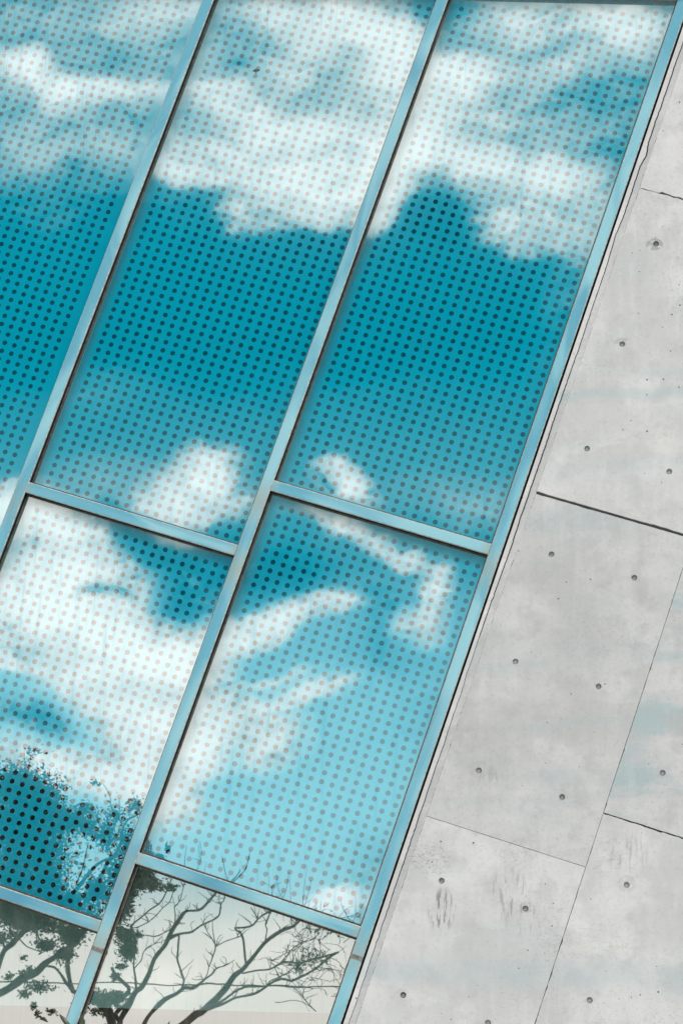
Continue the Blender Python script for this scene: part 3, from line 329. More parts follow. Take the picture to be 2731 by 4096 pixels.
(-7.41,-19.92,4.81,0.0056,-7.41,-19.96,4.83,0.0048,-7.40,-20.03,4.83,0.0040,-7.40,-20.10,4.83,0.0033,-7.40,-20.17,4.84,0.0025),
(-7.31,-20.40,5.09,0.0057,-7.30,-20.41,5.11,0.0049,-7.29,-20.41,5.12,0.0041,-7.28,-20.42,5.14,0.0033,-7.27,-20.41,5.15,0.0025),
(-7.31,-20.40,5.09,0.0057,-7.29,-20.47,5.13,0.0049,-7.26,-20.48,5.17,0.0041,-7.24,-20.47,5.22,0.0033,-7.21,-20.40,5.26,0.0025),
(-7.31,-20.40,5.09,0.0057,-7.30,-20.35,5.11,0.0049,-7.30,-20.27,5.12,0.0041,-7.29,-20.18,5.12,0.0033,-7.29,-20.10,5.13,0.0025),
(-7.18,-20.46,5.29,0.0057,-7.16,-20.29,5.32,0.0049,-7.14,-20.11,5.35,0.0041,-7.11,-20.02,5.39,0.0033,-7.10,-19.88,5.42,0.0025),
(-7.18,-20.46,5.29,0.0057,-7.18,-20.37,5.30,0.0049,-7.17,-20.29,5.30,0.0041,-7.18,-20.20,5.30,0.0033,-7.18,-20.13,5.30,0.0025),
(-7.10,-20.52,5.39,0.0057,-7.10,-20.38,5.39,0.0049,-7.09,-20.24,5.40,0.0041,-7.09,-20.11,5.41,0.0033,-7.08,-20.00,5.42,0.0025),
(-7.10,-20.52,5.39,0.0057,-7.10,-20.39,5.39,0.0049,-7.10,-20.27,5.39,0.0041,-7.09,-20.15,5.40,0.0033,-7.07,-20.08,5.43,0.0025),
(-7.01,-20.44,5.48,0.0057,-6.98,-20.40,5.51,0.0049,-6.95,-20.27,5.54,0.0041,-6.92,-20.13,5.57,0.0033,-6.89,-20.00,5.60,0.0025),
(-7.01,-20.44,5.48,0.0057,-6.99,-20.47,5.50,0.0049,-6.97,-20.48,5.52,0.0041,-6.95,-20.52,5.53,0.0033,-6.93,-20.53,5.55,0.0025),
(-6.75,-20.17,5.69,0.0056,-6.72,-20.12,5.71,0.0048,-6.69,-20.14,5.73,0.0041,-6.66,-20.16,5.75,0.0033,-6.64,-20.23,5.76,0.0025),
(-6.75,-20.17,5.69,0.0056,-6.75,-20.10,5.69,0.0048,-6.76,-20.06,5.69,0.0041,-6.76,-20.01,5.69,0.0033,-6.77,-19.97,5.68,0.0025),
(-6.75,-20.17,5.69,0.0056,-6.73,-20.13,5.70,0.0048,-6.72,-20.07,5.71,0.0041,-6.71,-20.03,5.72,0.0033,-6.69,-20.01,5.73,0.0025),
(-6.55,-20.11,5.82,0.0056,-6.53,-20.00,5.83,0.0048,-6.52,-19.89,5.85,0.0040,-6.52,-19.78,5.85,0.0032,-6.52,-19.70,5.86,0.0025),
(-6.55,-20.11,5.82,0.0056,-6.51,-20.06,5.85,0.0048,-6.47,-20.02,5.87,0.0040,-6.43,-19.99,5.89,0.0033,-6.39,-19.96,5.91,0.0025),
(-6.55,-20.11,5.82,0.0056,-6.52,-19.90,5.84,0.0048,-6.52,-19.72,5.86,0.0040,-6.52,-19.58,5.88,0.0032,-6.54,-19.49,5.90,0.0025),
(-6.38,-20.10,5.91,0.0056,-6.35,-19.96,5.93,0.0048,-6.32,-19.83,5.95,0.0040,-6.29,-19.78,5.97,0.0032,-6.25,-19.77,5.99,0.0025),
(-6.38,-20.10,5.91,0.0056,-6.38,-20.04,5.91,0.0048,-6.38,-19.97,5.92,0.0040,-6.38,-19.90,5.92,0.0033,-6.37,-19.83,5.93,0.0025),
(-6.34,-20.05,5.93,0.0056,-6.34,-19.94,5.94,0.0048,-6.34,-19.83,5.94,0.0040,-6.34,-19.72,5.95,0.0032,-6.34,-19.62,5.96,0.0025),
(-6.34,-20.05,5.93,0.0056,-6.32,-19.96,5.94,0.0048,-6.31,-19.86,5.96,0.0040,-6.29,-19.77,5.97,0.0032,-6.27,-19.69,5.99,0.0025),
(-6.93,-19.64,5.73,0.0055,-6.97,-19.66,5.76,0.0048,-7.02,-19.69,5.78,0.0040,-7.07,-19.72,5.78,0.0032,-7.12,-19.74,5.80,0.0025),
(-6.93,-19.64,5.73,0.0055,-6.91,-19.63,5.75,0.0048,-6.89,-19.62,5.77,0.0040,-6.87,-19.61,5.79,0.0032,-6.84,-19.60,5.80,0.0025),
(-6.93,-19.64,5.73,0.0055,-6.94,-19.64,5.76,0.0048,-6.96,-19.66,5.79,0.0040,-6.99,-19.69,5.82,0.0032,-7.01,-19.71,5.85,0.0025),
(-7.03,-19.71,5.81,0.0056,-7.02,-19.71,5.83,0.0048,-7.01,-19.72,5.86,0.0040,-7.00,-19.72,5.89,0.0032,-6.98,-19.73,5.92,0.0025),
(-7.03,-19.71,5.81,0.0056,-7.02,-19.70,5.82,0.0048,-7.00,-19.69,5.82,0.0040,-6.98,-19.68,5.82,0.0032,-6.95,-19.67,5.82,0.0025),
(-6.84,-19.60,5.83,0.0055,-6.79,-19.57,5.86,0.0048,-6.74,-19.54,5.87,0.0040,-6.69,-19.52,5.87,0.0032,-6.64,-19.50,5.89,0.0025),
(-6.84,-19.60,5.83,0.0055,-6.87,-19.64,5.88,0.0048,-6.92,-19.69,5.92,0.0040,-6.96,-19.74,5.95,0.0032,-7.01,-19.76,5.98,0.0025),
(-6.76,-19.57,5.90,0.0055,-6.76,-19.57,5.92,0.0048,-6.76,-19.58,5.94,0.0040,-6.76,-19.60,5.97,0.0032,-6.77,-19.62,5.99,0.0025),
(-6.76,-19.57,5.90,0.0055,-6.78,-19.59,5.92,0.0048,-6.80,-19.61,5.93,0.0040,-6.83,-19.64,5.94,0.0032,-6.85,-19.66,5.96,0.0025),
(-6.76,-19.57,5.90,0.0055,-6.75,-19.58,5.94,0.0048,-6.75,-19.60,5.98,0.0040,-6.74,-19.62,6.02,0.0032,-6.74,-19.65,6.06,0.0025),
(-6.62,-19.49,5.98,0.0055,-6.65,-19.54,6.02,0.0048,-6.69,-19.61,6.07,0.0040,-6.73,-19.70,6.11,0.0032,-6.79,-19.77,6.14,0.0025),
(-6.62,-19.49,5.98,0.0055,-6.64,-19.51,6.00,0.0048,-6.65,-19.53,6.02,0.0040,-6.65,-19.56,6.05,0.0032,-6.64,-19.56,6.06,0.0025),
(-6.64,-19.56,5.83,0.0055,-6.63,-19.51,5.87,0.0048,-6.65,-19.50,5.91,0.0040,-6.68,-19.52,5.95,0.0032,-6.69,-19.56,6.00,0.0025),
(-6.64,-19.56,5.83,0.0055,-6.62,-19.52,5.86,0.0048,-6.62,-19.49,5.89,0.0040,-6.61,-19.48,5.92,0.0032,-6.60,-19.47,5.95,0.0024),
(-6.59,-19.46,5.96,0.0055,-6.57,-19.45,5.97,0.0047,-6.57,-19.45,5.98,0.0040,-6.55,-19.45,6.00,0.0032,-6.55,-19.44,6.01,0.0024),
(-6.59,-19.46,5.96,0.0055,-6.58,-19.46,6.01,0.0047,-6.56,-19.48,6.05,0.0040,-6.54,-19.48,6.09,0.0032,-6.52,-19.49,6.13,0.0025),
(-6.59,-19.46,5.96,0.0055,-6.62,-19.50,6.00,0.0048,-6.62,-19.53,6.05,0.0040,-6.63,-19.59,6.10,0.0032,-6.63,-19.64,6.15,0.0025),
(-6.67,-19.81,6.26,0.0056,-6.68,-19.85,6.29,0.0048,-6.70,-19.89,6.31,0.0040,-6.71,-19.94,6.33,0.0033,-6.72,-19.97,6.36,0.0025),
(-6.67,-19.81,6.26,0.0056,-6.64,-19.82,6.29,0.0048,-6.59,-19.79,6.30,0.0040,-6.57,-19.82,6.34,0.0032,-6.55,-19.85,6.38,0.0025),
(-6.67,-19.81,6.26,0.0056,-6.69,-19.89,6.31,0.0048,-6.71,-19.96,6.35,0.0040,-6.71,-20.01,6.39,0.0033,-6.71,-20.07,6.43,0.0025),
(-6.76,-20.09,6.45,0.0056,-6.72,-20.09,6.45,0.0048,-6.69,-20.11,6.48,0.0041,-6.66,-20.12,6.50,0.0033,-6.63,-20.14,6.53,0.0025),
(-6.76,-20.09,6.45,0.0056,-6.74,-20.13,6.48,0.0048,-6.72,-20.15,6.50,0.0041,-6.69,-20.16,6.52,0.0033,-6.64,-20.13,6.51,0.0025),
(-6.76,-20.09,6.45,0.0056,-6.74,-20.13,6.48,0.0048,-6.73,-20.18,6.52,0.0041,-6.72,-20.23,6.56,0.0033,-6.71,-20.28,6.61,0.0025),
(-6.87,-21.31,5.50,0.0058,-6.84,-21.29,5.51,0.0050,-6.82,-21.28,5.53,0.0042,-6.78,-21.26,5.53,0.0034,-6.75,-21.24,5.54,0.0026),
(-6.87,-21.31,5.50,0.0058,-6.86,-21.26,5.53,0.0050,-6.85,-21.17,5.57,0.0042,-6.86,-21.05,5.59,0.0034,-6.86,-20.89,5.60,0.0026),
(-6.87,-21.31,5.50,0.0058,-6.87,-21.27,5.52,0.0050,-6.87,-21.21,5.55,0.0042,-6.87,-21.13,5.57,0.0034,-6.86,-21.02,5.59,0.0026),
(-6.70,-21.18,5.56,0.0058,-6.67,-21.14,5.60,0.0050,-6.66,-21.08,5.65,0.0042,-6.63,-20.99,5.69,0.0034,-6.62,-20.87,5.72,0.0026),
(-6.70,-21.18,5.56,0.0058,-6.66,-21.13,5.59,0.0050,-6.62,-21.06,5.63,0.0042,-6.57,-20.99,5.66,0.0034,-6.51,-20.91,5.68,0.0026),
(-6.38,-20.71,5.52,0.0057,-6.41,-20.77,5.57,0.0049,-6.43,-20.82,5.62,0.0041,-6.44,-20.82,5.66,0.0033,-6.46,-20.83,5.70,0.0026),
(-6.38,-20.71,5.52,0.0057,-6.41,-20.77,5.55,0.0049,-6.45,-20.83,5.58,0.0041,-6.47,-20.88,5.60,0.0034,-6.49,-20.91,5.63,0.0026),
(-6.38,-20.71,5.52,0.0057,-6.37,-20.70,5.56,0.0049,-6.34,-20.65,5.60,0.0041,-6.33,-20.65,5.64,0.0033,-6.33,-20.64,5.68,0.0025),
(-6.20,-20.37,5.51,0.0057,-6.19,-20.37,5.53,0.0049,-6.19,-20.36,5.55,0.0041,-6.17,-20.32,5.57,0.0033,-6.16,-20.30,5.59,0.0025),
(-6.20,-20.37,5.51,0.0057,-6.16,-20.29,5.52,0.0049,-6.12,-20.22,5.54,0.0041,-6.10,-20.19,5.57,0.0033,-6.08,-20.16,5.59,0.0025),
(-6.20,-20.37,5.51,0.0057,-6.22,-20.42,5.57,0.0049,-6.23,-20.44,5.62,0.0041,-6.21,-20.42,5.67,0.0033,-6.20,-20.40,5.71,0.0025),
(-5.93,-19.90,5.50,0.0056,-5.94,-19.90,5.54,0.0048,-5.99,-19.98,5.57,0.0040,-6.06,-20.10,5.61,0.0033,-6.11,-20.22,5.65,0.0025),
(-5.93,-19.90,5.50,0.0056,-5.91,-19.85,5.52,0.0048,-5.88,-19.79,5.53,0.0040,-5.85,-19.72,5.55,0.0032,-5.82,-19.65,5.56,0.0025),
(-5.93,-19.90,5.50,0.0056,-5.93,-19.87,5.54,0.0048,-5.97,-19.92,5.59,0.0040,-5.97,-19.93,5.65,0.0033,-5.99,-19.97,5.70,0.0025),
(-6.34,-20.63,5.76,0.0057,-6.33,-20.59,5.78,0.0049,-6.34,-20.57,5.81,0.0041,-6.32,-20.51,5.83,0.0033,-6.32,-20.46,5.86,0.0025),
(-6.34,-20.63,5.76,0.0057,-6.30,-20.56,5.77,0.0049,-6.26,-20.49,5.78,0.0041,-6.22,-20.41,5.79,0.0033,-6.17,-20.33,5.80,0.0025),
(-6.34,-20.63,5.76,0.0057,-6.38,-20.68,5.76,0.0049,-6.42,-20.70,5.78,0.0041,-6.45,-20.72,5.78,0.0033,-6.48,-20.69,5.79,0.0025),
(-6.12,-20.24,5.77,0.0056,-6.19,-20.37,5.78,0.0049,-6.25,-20.46,5.81,0.0041,-6.31,-20.53,5.82,0.0033,-6.37,-20.57,5.82,0.0025),
(-6.12,-20.24,5.77,0.0056,-6.14,-20.27,5.79,0.0049,-6.15,-20.28,5.81,0.0041,-6.16,-20.29,5.82,0.0033,-6.16,-20.28,5.84,0.0025),
(-6.12,-20.24,5.77,0.0056,-6.09,-20.18,5.79,0.0048,-6.09,-20.17,5.82,0.0041,-6.09,-20.15,5.85,0.0033,-6.08,-20.12,5.88,0.0025),
(-6.83,-21.14,5.59,0.0058,-6.79,-21.16,5.60,0.0050,-6.74,-21.15,5.61,0.0042,-6.70,-21.09,5.65,0.0034,-6.67,-21.00,5.68,0.0026),
(-6.83,-21.14,5.59,0.0058,-6.83,-21.10,5.60,0.0050,-6.83,-21.05,5.61,0.0042,-6.83,-21.00,5.61,0.0034,-6.82,-20.94,5.62,0.0026),
(-6.83,-21.14,5.59,0.0058,-6.85,-21.00,5.60,0.0050,-6.87,-20.84,5.60,0.0041,-6.91,-20.78,5.57,0.0033,-6.93,-20.64,5.55,0.0025),
(-6.64,-21.04,5.67,0.0058,-6.61,-21.02,5.67,0.0050,-6.59,-20.99,5.68,0.0042,-6.57,-20.96,5.69,0.0034,-6.55,-20.94,5.70,0.0026),
(-6.64,-21.04,5.67,0.0058,-6.63,-20.99,5.69,0.0050,-6.63,-20.92,5.71,0.0042,-6.64,-20.86,5.72,0.0034,-6.66,-20.81,5.72,0.0025),
(-6.64,-21.04,5.67,0.0058,-6.61,-20.95,5.70,0.0050,-6.58,-20.84,5.74,0.0041,-6.55,-20.73,5.77,0.0033,-6.52,-20.58,5.81,0.0025),
(-7.28,-20.94,5.04,0.0058,-7.27,-20.98,5.08,0.0050,-7.26,-20.98,5.12,0.0042,-7.25,-21.01,5.16,0.0034,-7.24,-20.96,5.19,0.0026),
(-7.28,-20.94,5.04,0.0058,-7.28,-20.96,5.07,0.0050,-7.27,-20.99,5.10,0.0042,-7.25,-21.01,5.13,0.0034,-7.24,-21.01,5.17,0.0026),
(-7.28,-20.94,5.04,0.0058,-7.29,-20.89,5.07,0.0049,-7.29,-20.84,5.10,0.0041,-7.28,-20.73,5.12,0.0033,-7.28,-20.60,5.14,0.0025),
(-7.09,-21.22,5.13,0.0058,-7.06,-21.24,5.15,0.0050,-7.05,-21.27,5.19,0.0042,-7.04,-21.30,5.22,0.0034,-7.02,-21.32,5.25,0.0026),
(-7.09,-21.22,5.13,0.0058,-7.10,-21.25,5.16,0.0050,-7.11,-21.28,5.19,0.0042,-7.11,-21.29,5.21,0.0034,-7.11,-21.31,5.24,0.0026),
(-7.09,-21.22,5.13,0.0058,-7.11,-21.24,5.15,0.0050,-7.13,-21.24,5.15,0.0042,-7.15,-21.22,5.14,0.0034,-7.17,-21.21,5.14,0.0026),
(-6.92,-21.25,5.24,0.0058,-6.89,-21.25,5.26,0.0050,-6.85,-21.23,5.28,0.0042,-6.83,-21.23,5.31,0.0034,-6.81,-21.24,5.35,0.0026),
(-6.92,-21.25,5.24,0.0058,-6.98,-21.33,5.29,0.0050,-7.01,-21.36,5.34,0.0042,-7.03,-21.33,5.38,0.0034,-7.03,-21.25,5.42,0.0026),
(-6.92,-21.25,5.24,0.0058,-6.93,-21.31,5.29,0.0050,-6.94,-21.35,5.35,0.0042,-6.94,-21.36,5.39,0.0034,-6.93,-21.35,5.44,0.0026),
(-6.70,-21.11,5.35,0.0058,-6.69,-21.12,5.38,0.0050,-6.69,-21.15,5.42,0.0042,-6.69,-21.17,5.45,0.0034,-6.70,-21.19,5.49,0.0026),
(-6.70,-21.11,5.35,0.0058,-6.72,-21.16,5.38,0.0050,-6.73,-21.20,5.41,0.0042,-6.75,-21.23,5.44,0.0034,-6.77,-21.26,5.46,0.0026),
(-6.52,-20.81,5.30,0.0057,-6.55,-20.87,5.33,0.0049,-6.57,-20.93,5.35,0.0042,-6.61,-21.00,5.38,0.0034,-6.63,-21.06,5.41,0.0026),
(-6.52,-20.81,5.30,0.0057,-6.45,-20.73,5.31,0.0049,-6.38,-20.63,5.30,0.0041,-6.32,-20.56,5.27,0.0033,-6.26,-20.53,5.25,0.0025),
(-6.52,-20.81,5.30,0.0057,-6.56,-20.90,5.34,0.0050,-6.59,-20.98,5.39,0.0042,-6.62,-21.05,5.44,0.0034,-6.64,-21.10,5.48,0.0026),
(-6.35,-20.60,5.32,0.0057,-6.37,-20.63,5.35,0.0049,-6.38,-20.66,5.38,0.0041,-6.40,-20.71,5.42,0.0033,-6.45,-20.79,5.45,0.0025),
(-6.35,-20.60,5.32,0.0057,-6.35,-20.60,5.35,0.0049,-6.35,-20.61,5.39,0.0041,-6.35,-20.62,5.43,0.0033,-6.37,-20.68,5.47,0.0025),
(-6.11,-20.26,5.39,0.0056,-6.10,-20.23,5.40,0.0049,-6.08,-20.20,5.42,0.0041,-6.06,-20.17,5.42,0.0033,-6.04,-20.14,5.42,0.0025),
(-6.11,-20.26,5.39,0.0056,-6.14,-20.29,5.42,0.0049,-6.18,-20.33,5.45,0.0041,-6.22,-20.41,5.47,0.0033,-6.26,-20.49,5.51,0.0025),
(-6.11,-20.26,5.39,0.0056,-6.06,-20.20,5.39,0.0049,-6.01,-20.17,5.38,0.0041,-5.97,-20.16,5.38,0.0033,-5.93,-20.17,5.37,0.0025),
(-5.89,-19.88,5.47,0.0056,-5.89,-19.83,5.50,0.0048,-5.90,-19.83,5.53,0.0040,-5.92,-19.85,5.56,0.0033,-5.92,-19.83,5.58,0.0025),
(-5.89,-19.88,5.47,0.0056,-5.88,-19.84,5.48,0.0048,-5.86,-19.80,5.49,0.0040,-5.84,-19.76,5.51,0.0032,-5.83,-19.71,5.52,0.0025),
(-7.29,-20.83,5.10,0.0057,-7.27,-20.92,5.13,0.0050,-7.24,-20.99,5.17,0.0042,-7.22,-21.11,5.18,0.0034,-7.19,-21.19,5.21,0.0026),
(-7.29,-20.83,5.10,0.0057,-7.27,-20.85,5.13,0.0049,-7.26,-20.88,5.16,0.0042,-7.25,-20.93,5.18,0.0034,-7.23,-20.96,5.21,0.0026),
(-7.29,-20.83,5.10,0.0057,-7.28,-20.84,5.13,0.0049,-7.26,-20.88,5.15,0.0042,-7.25,-20.93,5.17,0.0034,-7.23,-20.99,5.19,0.0026),
(-7.20,-21.13,5.21,0.0058,-7.20,-21.10,5.24,0.0050,-7.18,-21.08,5.27,0.0042,-7.17,-21.03,5.30,0.0034,-7.15,-20.94,5.32,0.0026),
(-7.20,-21.13,5.21,0.0058,-7.20,-21.09,5.23,0.0050,-7.21,-21.03,5.24,0.0042,-7.21,-20.96,5.25,0.0034,-7.20,-20.91,5.27,0.0026),
(-7.20,-21.13,5.21,0.0058,-7.19,-21.14,5.24,0.0050,-7.18,-21.13,5.27,0.0042,-7.16,-21.12,5.29,0.0034,-7.14,-21.12,5.32,0.0026),
(-7.11,-21.31,5.24,0.0058,-7.11,-21.31,5.28,0.0050,-7.10,-21.29,5.32,0.0042,-7.09,-21.24,5.36,0.0034,-7.08,-21.15,5.39,0.0026),
(-7.11,-21.31,5.24,0.0058,-7.12,-21.29,5.26,0.0050,-7.13,-21.27,5.28,0.0042,-7.12,-21.25,5.31,0.0034,-7.11,-21.25,5.33,0.0026),
(-6.90,-21.24,5.25,0.0058,-6.92,-21.29,5.28,0.0050,-6.94,-21.32,5.31,0.0042,-6.96,-21.35,5.33,0.0034,-6.99,-21.36,5.34,0.0026),
(-6.90,-21.24,5.25,0.0058,-6.86,-21.23,5.28,0.0050,-6.81,-21.21,5.30,0.0042,-6.76,-21.16,5.32,0.0034,-6.70,-21.08,5.32,0.0026),
(-6.90,-21.24,5.25,0.0058,-6.90,-21.27,5.27,0.0050,-6.90,-21.28,5.29,0.0042,-6.89,-21.29,5.31,0.0034,-6.88,-21.30,5.33,0.0026),
(-6.60,-20.86,5.23,0.0057,-6.55,-20.82,5.25,0.0049,-6.54,-20.83,5.28,0.0041,-6.55,-20.88,5.33,0.0034,-6.57,-20.94,5.38,0.0026),
(-6.60,-20.86,5.23,0.0057,-6.59,-20.87,5.25,0.0049,-6.58,-20.88,5.28,0.0042,-6.58,-20.90,5.30,0.0034,-6.57,-20.90,5.32,0.0026),
(-6.35,-20.60,5.20,0.0057,-6.39,-20.63,5.21,0.0049,-6.43,-20.67,5.23,0.0041,-6.47,-20.73,5.26,0.0033,-6.52,-20.81,5.29,0.0025),
(-6.35,-20.60,5.20,0.0057,-6.37,-20.61,5.24,0.0049,-6.41,-20.65,5.28,0.0041,-6.46,-20.74,5.31,0.0033,-6.53,-20.84,5.33,0.0026),
(-6.35,-20.60,5.20,0.0057,-6.32,-20.57,5.23,0.0049,-6.28,-20.53,5.26,0.0041,-6.24,-20.48,5.30,0.0033,-6.19,-20.42,5.31,0.0025),
(-6.31,-20.87,5.03,0.0057,-6.32,-20.78,5.07,0.0049,-6.33,-20.70,5.10,0.0041,-6.35,-20.64,5.14,0.0033,-6.37,-20.62,5.18,0.0025),
(-6.31,-20.87,5.03,0.0057,-6.32,-20.78,5.07,0.0049,-6.31,-20.71,5.11,0.0041,-6.29,-20.64,5.16,0.0033,-6.26,-20.59,5.20,0.0025),
(-6.31,-20.87,5.03,0.0057,-6.28,-20.87,5.06,0.0049,-6.24,-20.87,5.08,0.0041,-6.19,-20.90,5.10,0.0034,-6.15,-20.90,5.12,0.0026),
(-6.28,-20.98,4.98,0.0058,-6.30,-20.96,4.99,0.0050,-6.31,-20.95,4.99,0.0042,-6.32,-20.92,4.99,0.0034,-6.34,-20.90,4.99,0.0026),
(-6.28,-20.98,4.98,0.0058,-6.27,-20.97,5.00,0.0050,-6.26,-20.96,5.02,0.0042,-6.25,-20.94,5.04,0.0034,-6.24,-20.92,5.06,0.0026),
(-6.71,-21.14,5.38,0.0058,-6.76,-21.22,5.41,0.0050,-6.81,-21.28,5.42,0.0042,-6.86,-21.33,5.43,0.0034,-6.90,-21.35,5.43,0.0026),
(-6.71,-21.14,5.38,0.0058,-6.66,-21.09,5.40,0.0050,-6.60,-21.02,5.41,0.0042,-6.55,-20.94,5.42,0.0034,-6.48,-20.84,5.43,0.0026),
(-6.55,-20.97,5.46,0.0058,-6.58,-21.03,5.51,0.0050,-6.56,-21.02,5.54,0.0042,-6.54,-20.99,5.58,0.0034,-6.53,-20.96,5.62,0.0026),
(-6.55,-20.97,5.46,0.0058,-6.53,-20.94,5.47,0.0050,-6.51,-20.91,5.48,0.0042,-6.49,-20.88,5.49,0.0034,-6.46,-20.84,5.49,0.0026),
(-6.22,-20.43,5.61,0.0047,-6.31,-20.61,5.68,0.0042,-6.41,-20.77,5.71,0.0036,-6.50,-20.85,5.73,0.0031,-6.57,-20.85,5.74,0.0025,-6.63,-20.77,5.74,0.0019),
(-5.86,-20.74,5.19,0.0048,-5.86,-20.68,5.25,0.0042,-5.88,-20.56,5.30,0.0036,-5.87,-20.36,5.34,0.0030,-5.87,-20.16,5.38,0.0024,-5.90,-20.03,5.41,0.0019),
(-6.00,-19.99,5.66,0.0047,-5.99,-19.96,5.73,0.0041,-5.96,-19.91,5.78,0.0035,-5.94,-19.87,5.85,0.0030,-5.89,-19.77,5.89,0.0024,-5.87,-19.72,5.96,0.0019),
(-5.80,-19.63,5.55,0.0046,-5.88,-19.75,5.60,0.0041,-5.96,-19.90,5.67,0.0035,-6.00,-20.00,5.74,0.0030,-6.11,-20.22,5.77,0.0024,-6.21,-20.41,5.77,0.0019),
(-6.49,-20.88,5.50,0.0048,-6.59,-21.05,5.53,0.0042,-6.68,-21.17,5.54,0.0037,-6.77,-21.25,5.53,0.0031,-6.83,-21.31,5.48,0.0025,-6.89,-21.34,5.44,0.0019),
(-6.09,-20.20,5.44,0.0047,-6.11,-20.20,5.50,0.0041,-6.12,-20.22,5.57,0.0036,-6.15,-20.29,5.65,0.0030,-6.11,-20.22,5.71,0.0024,-6.15,-20.29,5.78,0.0019),
(-5.99,-20.13,5.39,0.0047,-5.95,-20.00,5.45,0.0041,-5.98,-19.97,5.51,0.0035,-6.01,-20.02,5.57,0.0030,-6.09,-20.17,5.64,0.0024,-6.12,-20.23,5.72,0.0019),
(-5.51,-18.95,5.88,0.0045,-5.47,-18.89,5.93,0.0040,-5.47,-18.94,6.00,0.0034,-5.50,-19.06,6.09,0.0029,-5.51,-19.12,6.16,0.0024,-5.53,-19.18,6.24,0.0018),
(-6.05,-20.03,5.94,0.0047,-6.04,-19.94,6.00,0.0041,-6.04,-19.81,6.05,0.0035,-6.00,-19.66,6.10,0.0030,-5.95,-19.52,6.14,0.0024,-5.89,-19.47,6.17,0.0018),
(-6.19,-20.35,5.48,0.0047,-6.25,-20.47,5.56,0.0042,-6.30,-20.59,5.63,0.0036,-6.40,-20.75,5.68,0.0031,-6.47,-20.83,5.73,0.0025,-6.55,-20.85,5.74,0.0019),
(-6.39,-20.62,5.81,0.0048,-6.38,-20.46,5.86,0.0042,-6.38,-20.26,5.89,0.0036,-6.38,-20.00,5.91,0.0030,-6.33,-19.79,5.95,0.0024,-6.30,-19.56,5.99,0.0018),
(-6.00,-19.96,5.94,0.0047,-6.07,-20.00,5.98,0.0041,-6.12,-19.93,6.01,0.0035,-6.13,-19.75,6.04,0.0030,-6.08,-19.59,6.09,0.0024,-6.03,-19.44,6.13,0.0018),
(-6.25,-19.53,6.02,0.0046,-6.22,-19.70,6.01,0.0041,-6.22,-19.93,5.99,0.0035,-6.22,-20.13,5.95,0.0030,-6.20,-20.25,5.91,0.0024,-6.16,-20.27,5.86,0.0019),
(-5.93,-20.84,5.11,0.0048,-5.84,-20.70,5.09,0.0042,-5.74,-20.52,5.08,0.0036,-5.63,-20.25,5.02,0.0030,-5.52,-19.93,4.95,0.0024,-5.41,-19.62,4.89,0.0018),
(-5.87,-20.10,5.39,0.0047,-5.94,-20.07,5.40,0.0041,-6.02,-20.18,5.38,0.0036,-6.10,-20.28,5.36,0.0030,-6.19,-20.36,5.38,0.0025,-6.28,-20.50,5.40,0.0019),
(-6.13,-20.24,5.51,0.0047,-6.03,-20.06,5.49,0.0041,-5.94,-19.96,5.46,0.0035,-5.87,-19.94,5.43,0.0030,-5.81,-19.97,5.42,0.0024,-5.77,-20.12,5.40,0.0019),
(-6.54,-20.98,5.55,0.0048,-6.51,-20.94,5.61,0.0042,-6.46,-20.86,5.67,0.0036,-6.41,-20.76,5.72,0.0031,-6.43,-20.71,5.78,0.0025,-6.37,-20.58,5.82,0.0019),
(-6.29,-20.55,5.55,0.0047,-6.21,-20.41,5.58,0.0042,-6.13,-20.25,5.60,0.0036,-6.11,-20.22,5.67,0.0030,-6.11,-20.21,5.73,0.0024,-6.08,-20.15,5.79,0.0019),
(-6.53,-20.97,5.57,0.0048,-6.53,-20.97,5.64,0.0042,-6.52,-20.90,5.70,0.0036,-6.51,-20.80,5.76,0.0031,-6.48,-20.63,5.81,0.0025,-6.46,-20.41,5.85,0.0019),
(-5.77,-20.64,5.18,0.0048,-5.67,-20.47,5.16,0.0042,-5.57,-20.28,5.16,0.0036,-5.50,-20.17,5.19,0.0030,-5.43,-20.05,5.22,0.0024,-5.37,-19.96,5.26,0.0019),
(-5.80,-20.37,5.35,0.0047,-5.74,-20.43,5.34,0.0042,-5.69,-20.48,5.30,0.0036,-5.66,-20.48,5.24,0.0030,-5.61,-20.36,5.17,0.0025,-5.54,-20.15,5.08,0.0019),
(-6.20,-20.49,5.26,0.0047,-6.13,-20.44,5.28,0.0042,-6.06,-20.44,5.29,0.0036,-6.05,-20.61,5.25,0.0030,-6.09,-20.75,5.20,0.0025,-6.10,-20.89,5.14,0.0019),
(-6.24,-20.43,5.82,0.0047,-6.21,-20.32,5.87,0.0041,-6.19,-20.21,5.93,0.0036,-6.20,-20.05,5.97,0.0030,-6.14,-19.89,6.02,0.0024,-6.12,-19.69,6.05,0.0018),
(-6.05,-19.96,5.99,0.0047,-5.96,-19.87,5.98,0.0041,-5.92,-19.83,5.91,0.0035,-5.89,-19.76,5.84,0.0030,-5.84,-19.64,5.76,0.0024,-5.85,-19.67,5.70,0.0018),
(-6.05,-20.09,5.74,0.0047,-5.94,-19.86,5.73,0.0041,-5.85,-19.68,5.75,0.0035,-5.80,-19.57,5.80,0.0029,-5.77,-19.52,5.85,0.0024,-5.80,-19.58,5.93,0.0018),
(-5.56,-19.09,5.95,0.0045,-5.48,-18.93,5.97,0.0040,-5.39,-18.76,5.98,0.0034,-5.36,-18.73,6.04,0.0029,-5.33,-18.74,6.10,0.0023,-5.30,-18.72,6.15,0.0018),
(-6.24,-20.48,5.29,0.0047,-6.17,-20.47,5.27,0.0042,-6.10,-20.46,5.27,0.0036,-6.03,-20.39,5.31,0.0030,-5.98,-20.23,5.36,0.0024,-5.99,-20.11,5.41,0.0019),
